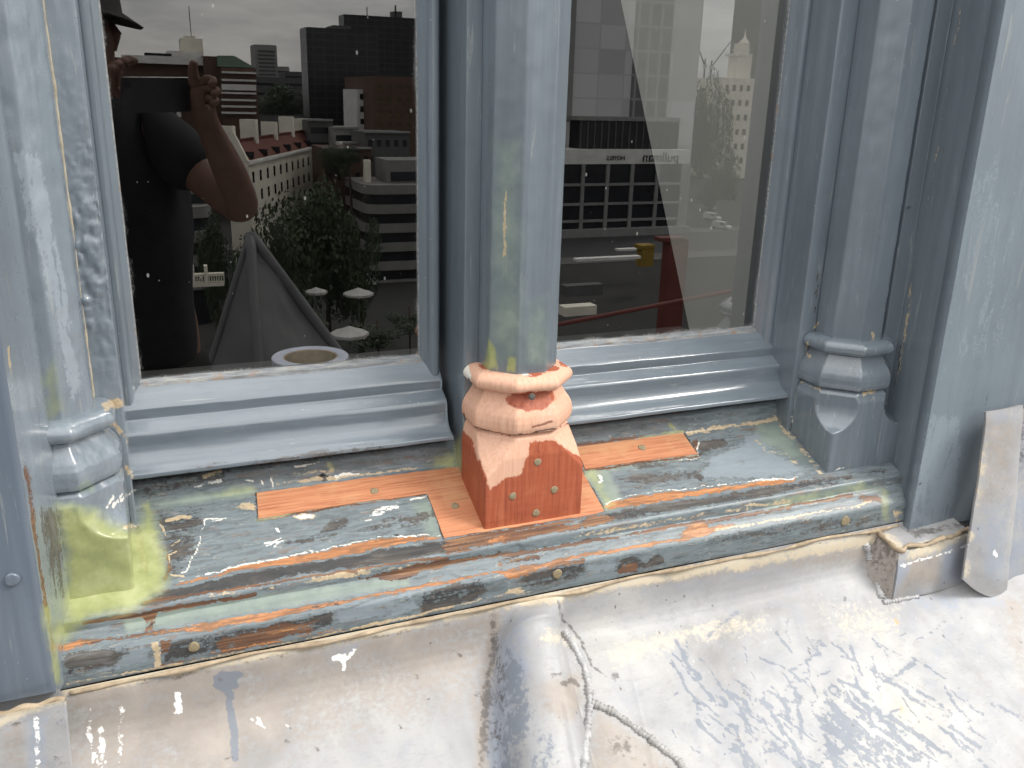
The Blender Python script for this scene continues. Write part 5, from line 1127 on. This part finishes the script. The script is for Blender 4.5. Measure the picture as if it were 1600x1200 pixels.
V = [PEL, (PEL + CH_) / 2, CH_, NK, (NK + HC) / 2 + np.array([0, .01, -.02]), HC + np.array([0, .01, -.02]), HC + np.array([0, -.01, .07])]
Rr = [(.15, .11), (.145, .105), (.16, .115), .062, .056, (.078, .095), (.07, .085)]
E_ = [(0, 1), (1, 2), (2, 3), (3, 4), (4, 5), (5, 6)]
def chain(start, pts, rads_):
    p = start
    for q, r in zip(pts, rads_):
        V.append(np.array(q)); Rr.append(r); E_.append((p, len(V) - 1)); p = len(V) - 1
    return p
pr1 = chain(2, [SRt, (SRt + EL) / 2, EL, (EL + WR) / 2 + np.array([.004, 0, 0]), WR, PM], [.066, .056, .046, .044, .029, (.030, .022)])
pl1 = chain(2, [SLf, (SLf + EL2) / 2, EL2, (EL2 + WR2) / 2, WR2, PM2], [.066, .056, .046, .044, .029, (.030, .022)])
for k, (f0, f1, f2) in enumerate((((322, 122), (336, 126), (326, 134)), ((326, 138), (342, 142), (330, 148)), ((326, 152), (340, 158), (329, 163)), ((324, 166), (334, 172), (325, 175)))):
    chain(pr1, [mx(*f0, 1.115), mx(*f1, 1.095), mx(*f2, 1.085)], [.0105, .0095, .0078])
chain(pr1, [mx(303, 124, 1.125), mx(301, 108, 1.115), mx(304, 94, 1.108)], [.0135, .0115, .0090])
for f0, f1, f2 in (((180, 108), (186, 98), (192, 104)), ((184, 102), (196, 94), (206, 100)), ((188, 98), (202, 92), (214, 97)), ((176, 112), (180, 104), (186, 110))):
    chain(pl1, [mx(*f0, 1.125), mx(*f1, 1.110), mx(*f2, 1.090)], [.0105, .0095, .0078])
chain(pl1, [mx(180, 140, 1.13), mx(190, 150, 1.13), mx(200, 154, 1.125)], [.0125, .011, .009])
for sx in (-1, 1):
    chain(0, [PEL + np.array([.09 * sx, 0, -.10]), np.array([PEL[0] + .10 * sx, -1.53, -1.02]), np.array([PEL[0] + .11 * sx, -1.56, -1.44]), np.array([PEL[0] + .12 * sx, -1.42, -1.49])], [.088, .060, .045, .036])
skin_obj('body', V, E_, Rr, M_skin, pers)
skin_obj('shirt', [PEL + np.array([0, 0, -.14]), (PEL + CH_) / 2, CH_, CH_ * .35 + NK * .65, SRt, SRt * .42 + EL * .58, SLf, SLf * .5 + EL2 * .5], [(0, 1), (1, 2), (2, 3), (2, 4), (4, 5), (2, 6), (6, 7)], [(.200, .150), (.195, .142), (.196, .142), .105, .104, .074, .104, .074], M_shirt, pers)
LG = [PEL + np.array([0, 0, .10])]; LE = []; LR = [(.19, .140)]
for sx in (-1, 1):
    p = 0
    for q, r in ((PEL + np.array([.09 * sx, 0, -.14]), .120), (np.array([PEL[0] + .10 * sx, -1.53, -1.02]), .085), (np.array([PEL[0] + .11 * sx, -1.56, -1.42]), .070)):
        LG.append(q); LR.append(r); LE.append((p, len(LG) - 1)); p = len(LG) - 1
skin_obj('trousers', LG, LE, LR, M_trs, pers)
a_ = np.linspace(0, 2 * math.pi, 40, endpoint=False); hc = HC + np.array([0, 0, .045])
P = np.array([np.stack([hc[0] + q * .92 * np.cos(a_), hc[1] + q * 1.1 * np.sin(a_), hc[2] + hh + .0 * a_ - .012 * (q > .12) * np.cos(2 * a_)], 1) for q, hh in ((.103, .0), (.150, -.012), (.156, -.008), (.150, -.004), (.106, .012), (.100, .08), (.085, .11), (.04, .122), (.001, .124))])
grid('hat', P, M_hat, pers, closed=True)
for sx in (-1, 1):
    e = HC + np.array([.033 * sx, .098, .0]); P = np.array([np.stack([e[0] + q * np.cos(a_), np.full(40, e[1] + hh), e[2] + q * .6 * np.sin(a_)], 1) for q, hh in ((.014, -.006), (.010, .001), (.001, .004))]); grid('eye', P, M_hat, pers, closed=True)
    tube('ear', [HC + np.array([.066 * sx, .0, .03]), HC + np.array([.078 * sx, -.01, .01]), HC + np.array([.068 * sx, .0, -.03])], [.010, .013, .008], M_skin, pers, 8)
tube('nose', [HC + np.array([0, .080, .01]), HC + np.array([0, .104, -.025]), HC + np.array([0, .086, -.034])], [.008, .014, .010], M_skin, pers, 10)
tube('mouth', [HC + np.array([-.024, .090, -.064]), HC + np.array([0, .098, -.062]), HC + np.array([.024, .090, -.064])], [.003, .006, .003], m_simple('lips', (.26, .11, .09), (.3, .13, .1), 50), pers, 8)
# phone: its back faces the window; the lens is where the camera is
ph = empty('phone', (0, -D, 0), 'dark phone held sideways in both hands, mirrored in the left pane', 'phone')
rv, uv, fv = RM[0], -RM[1], RM[2]
def ph_pt(a, b, c): return np.array([0, -D, 0]) + rv * a + uv * b + fv * c
def ph_box(name, a0_, a1_, b0_, b1_, c0, c1, mat, rr=.010):
    cs = []
    for (cx_, cy_, st_) in ((a1_ - rr, b1_ - rr, 0), (a0_ + rr, b1_ - rr, 1), (a0_ + rr, b0_ + rr, 2), (a1_ - rr, b0_ + rr, 3)):
        for t in np.linspace(0, math.pi / 2, 6): cs.append(ph_pt(cx_ + rr * math.cos(t + st_ * math.pi / 2), cy_ + rr * math.sin(t + st_ * math.pi / 2), c0))
    return poly_prism(name, cs, fv * (c1 - c0), mat, ph)
M_ph = m_simple('dark_phone_shell', (.03, .03, .032), (.045, .045, .048), 200, .35, .05)
ph_box('shell', -.012, .150, -.062, .016, -.012, -.004, M_ph); ph_box('screen', -.004, .142, -.058, .012, -.0128, -.0119, M_win, .003); ph_box('lens_ring', -.008, .008, -.008, .008, -.0042, -.0022, M_win, .0078); ph_box('top_edge', -.008, .146, .0162, .0168, -.010, -.006, M_white, .0003)
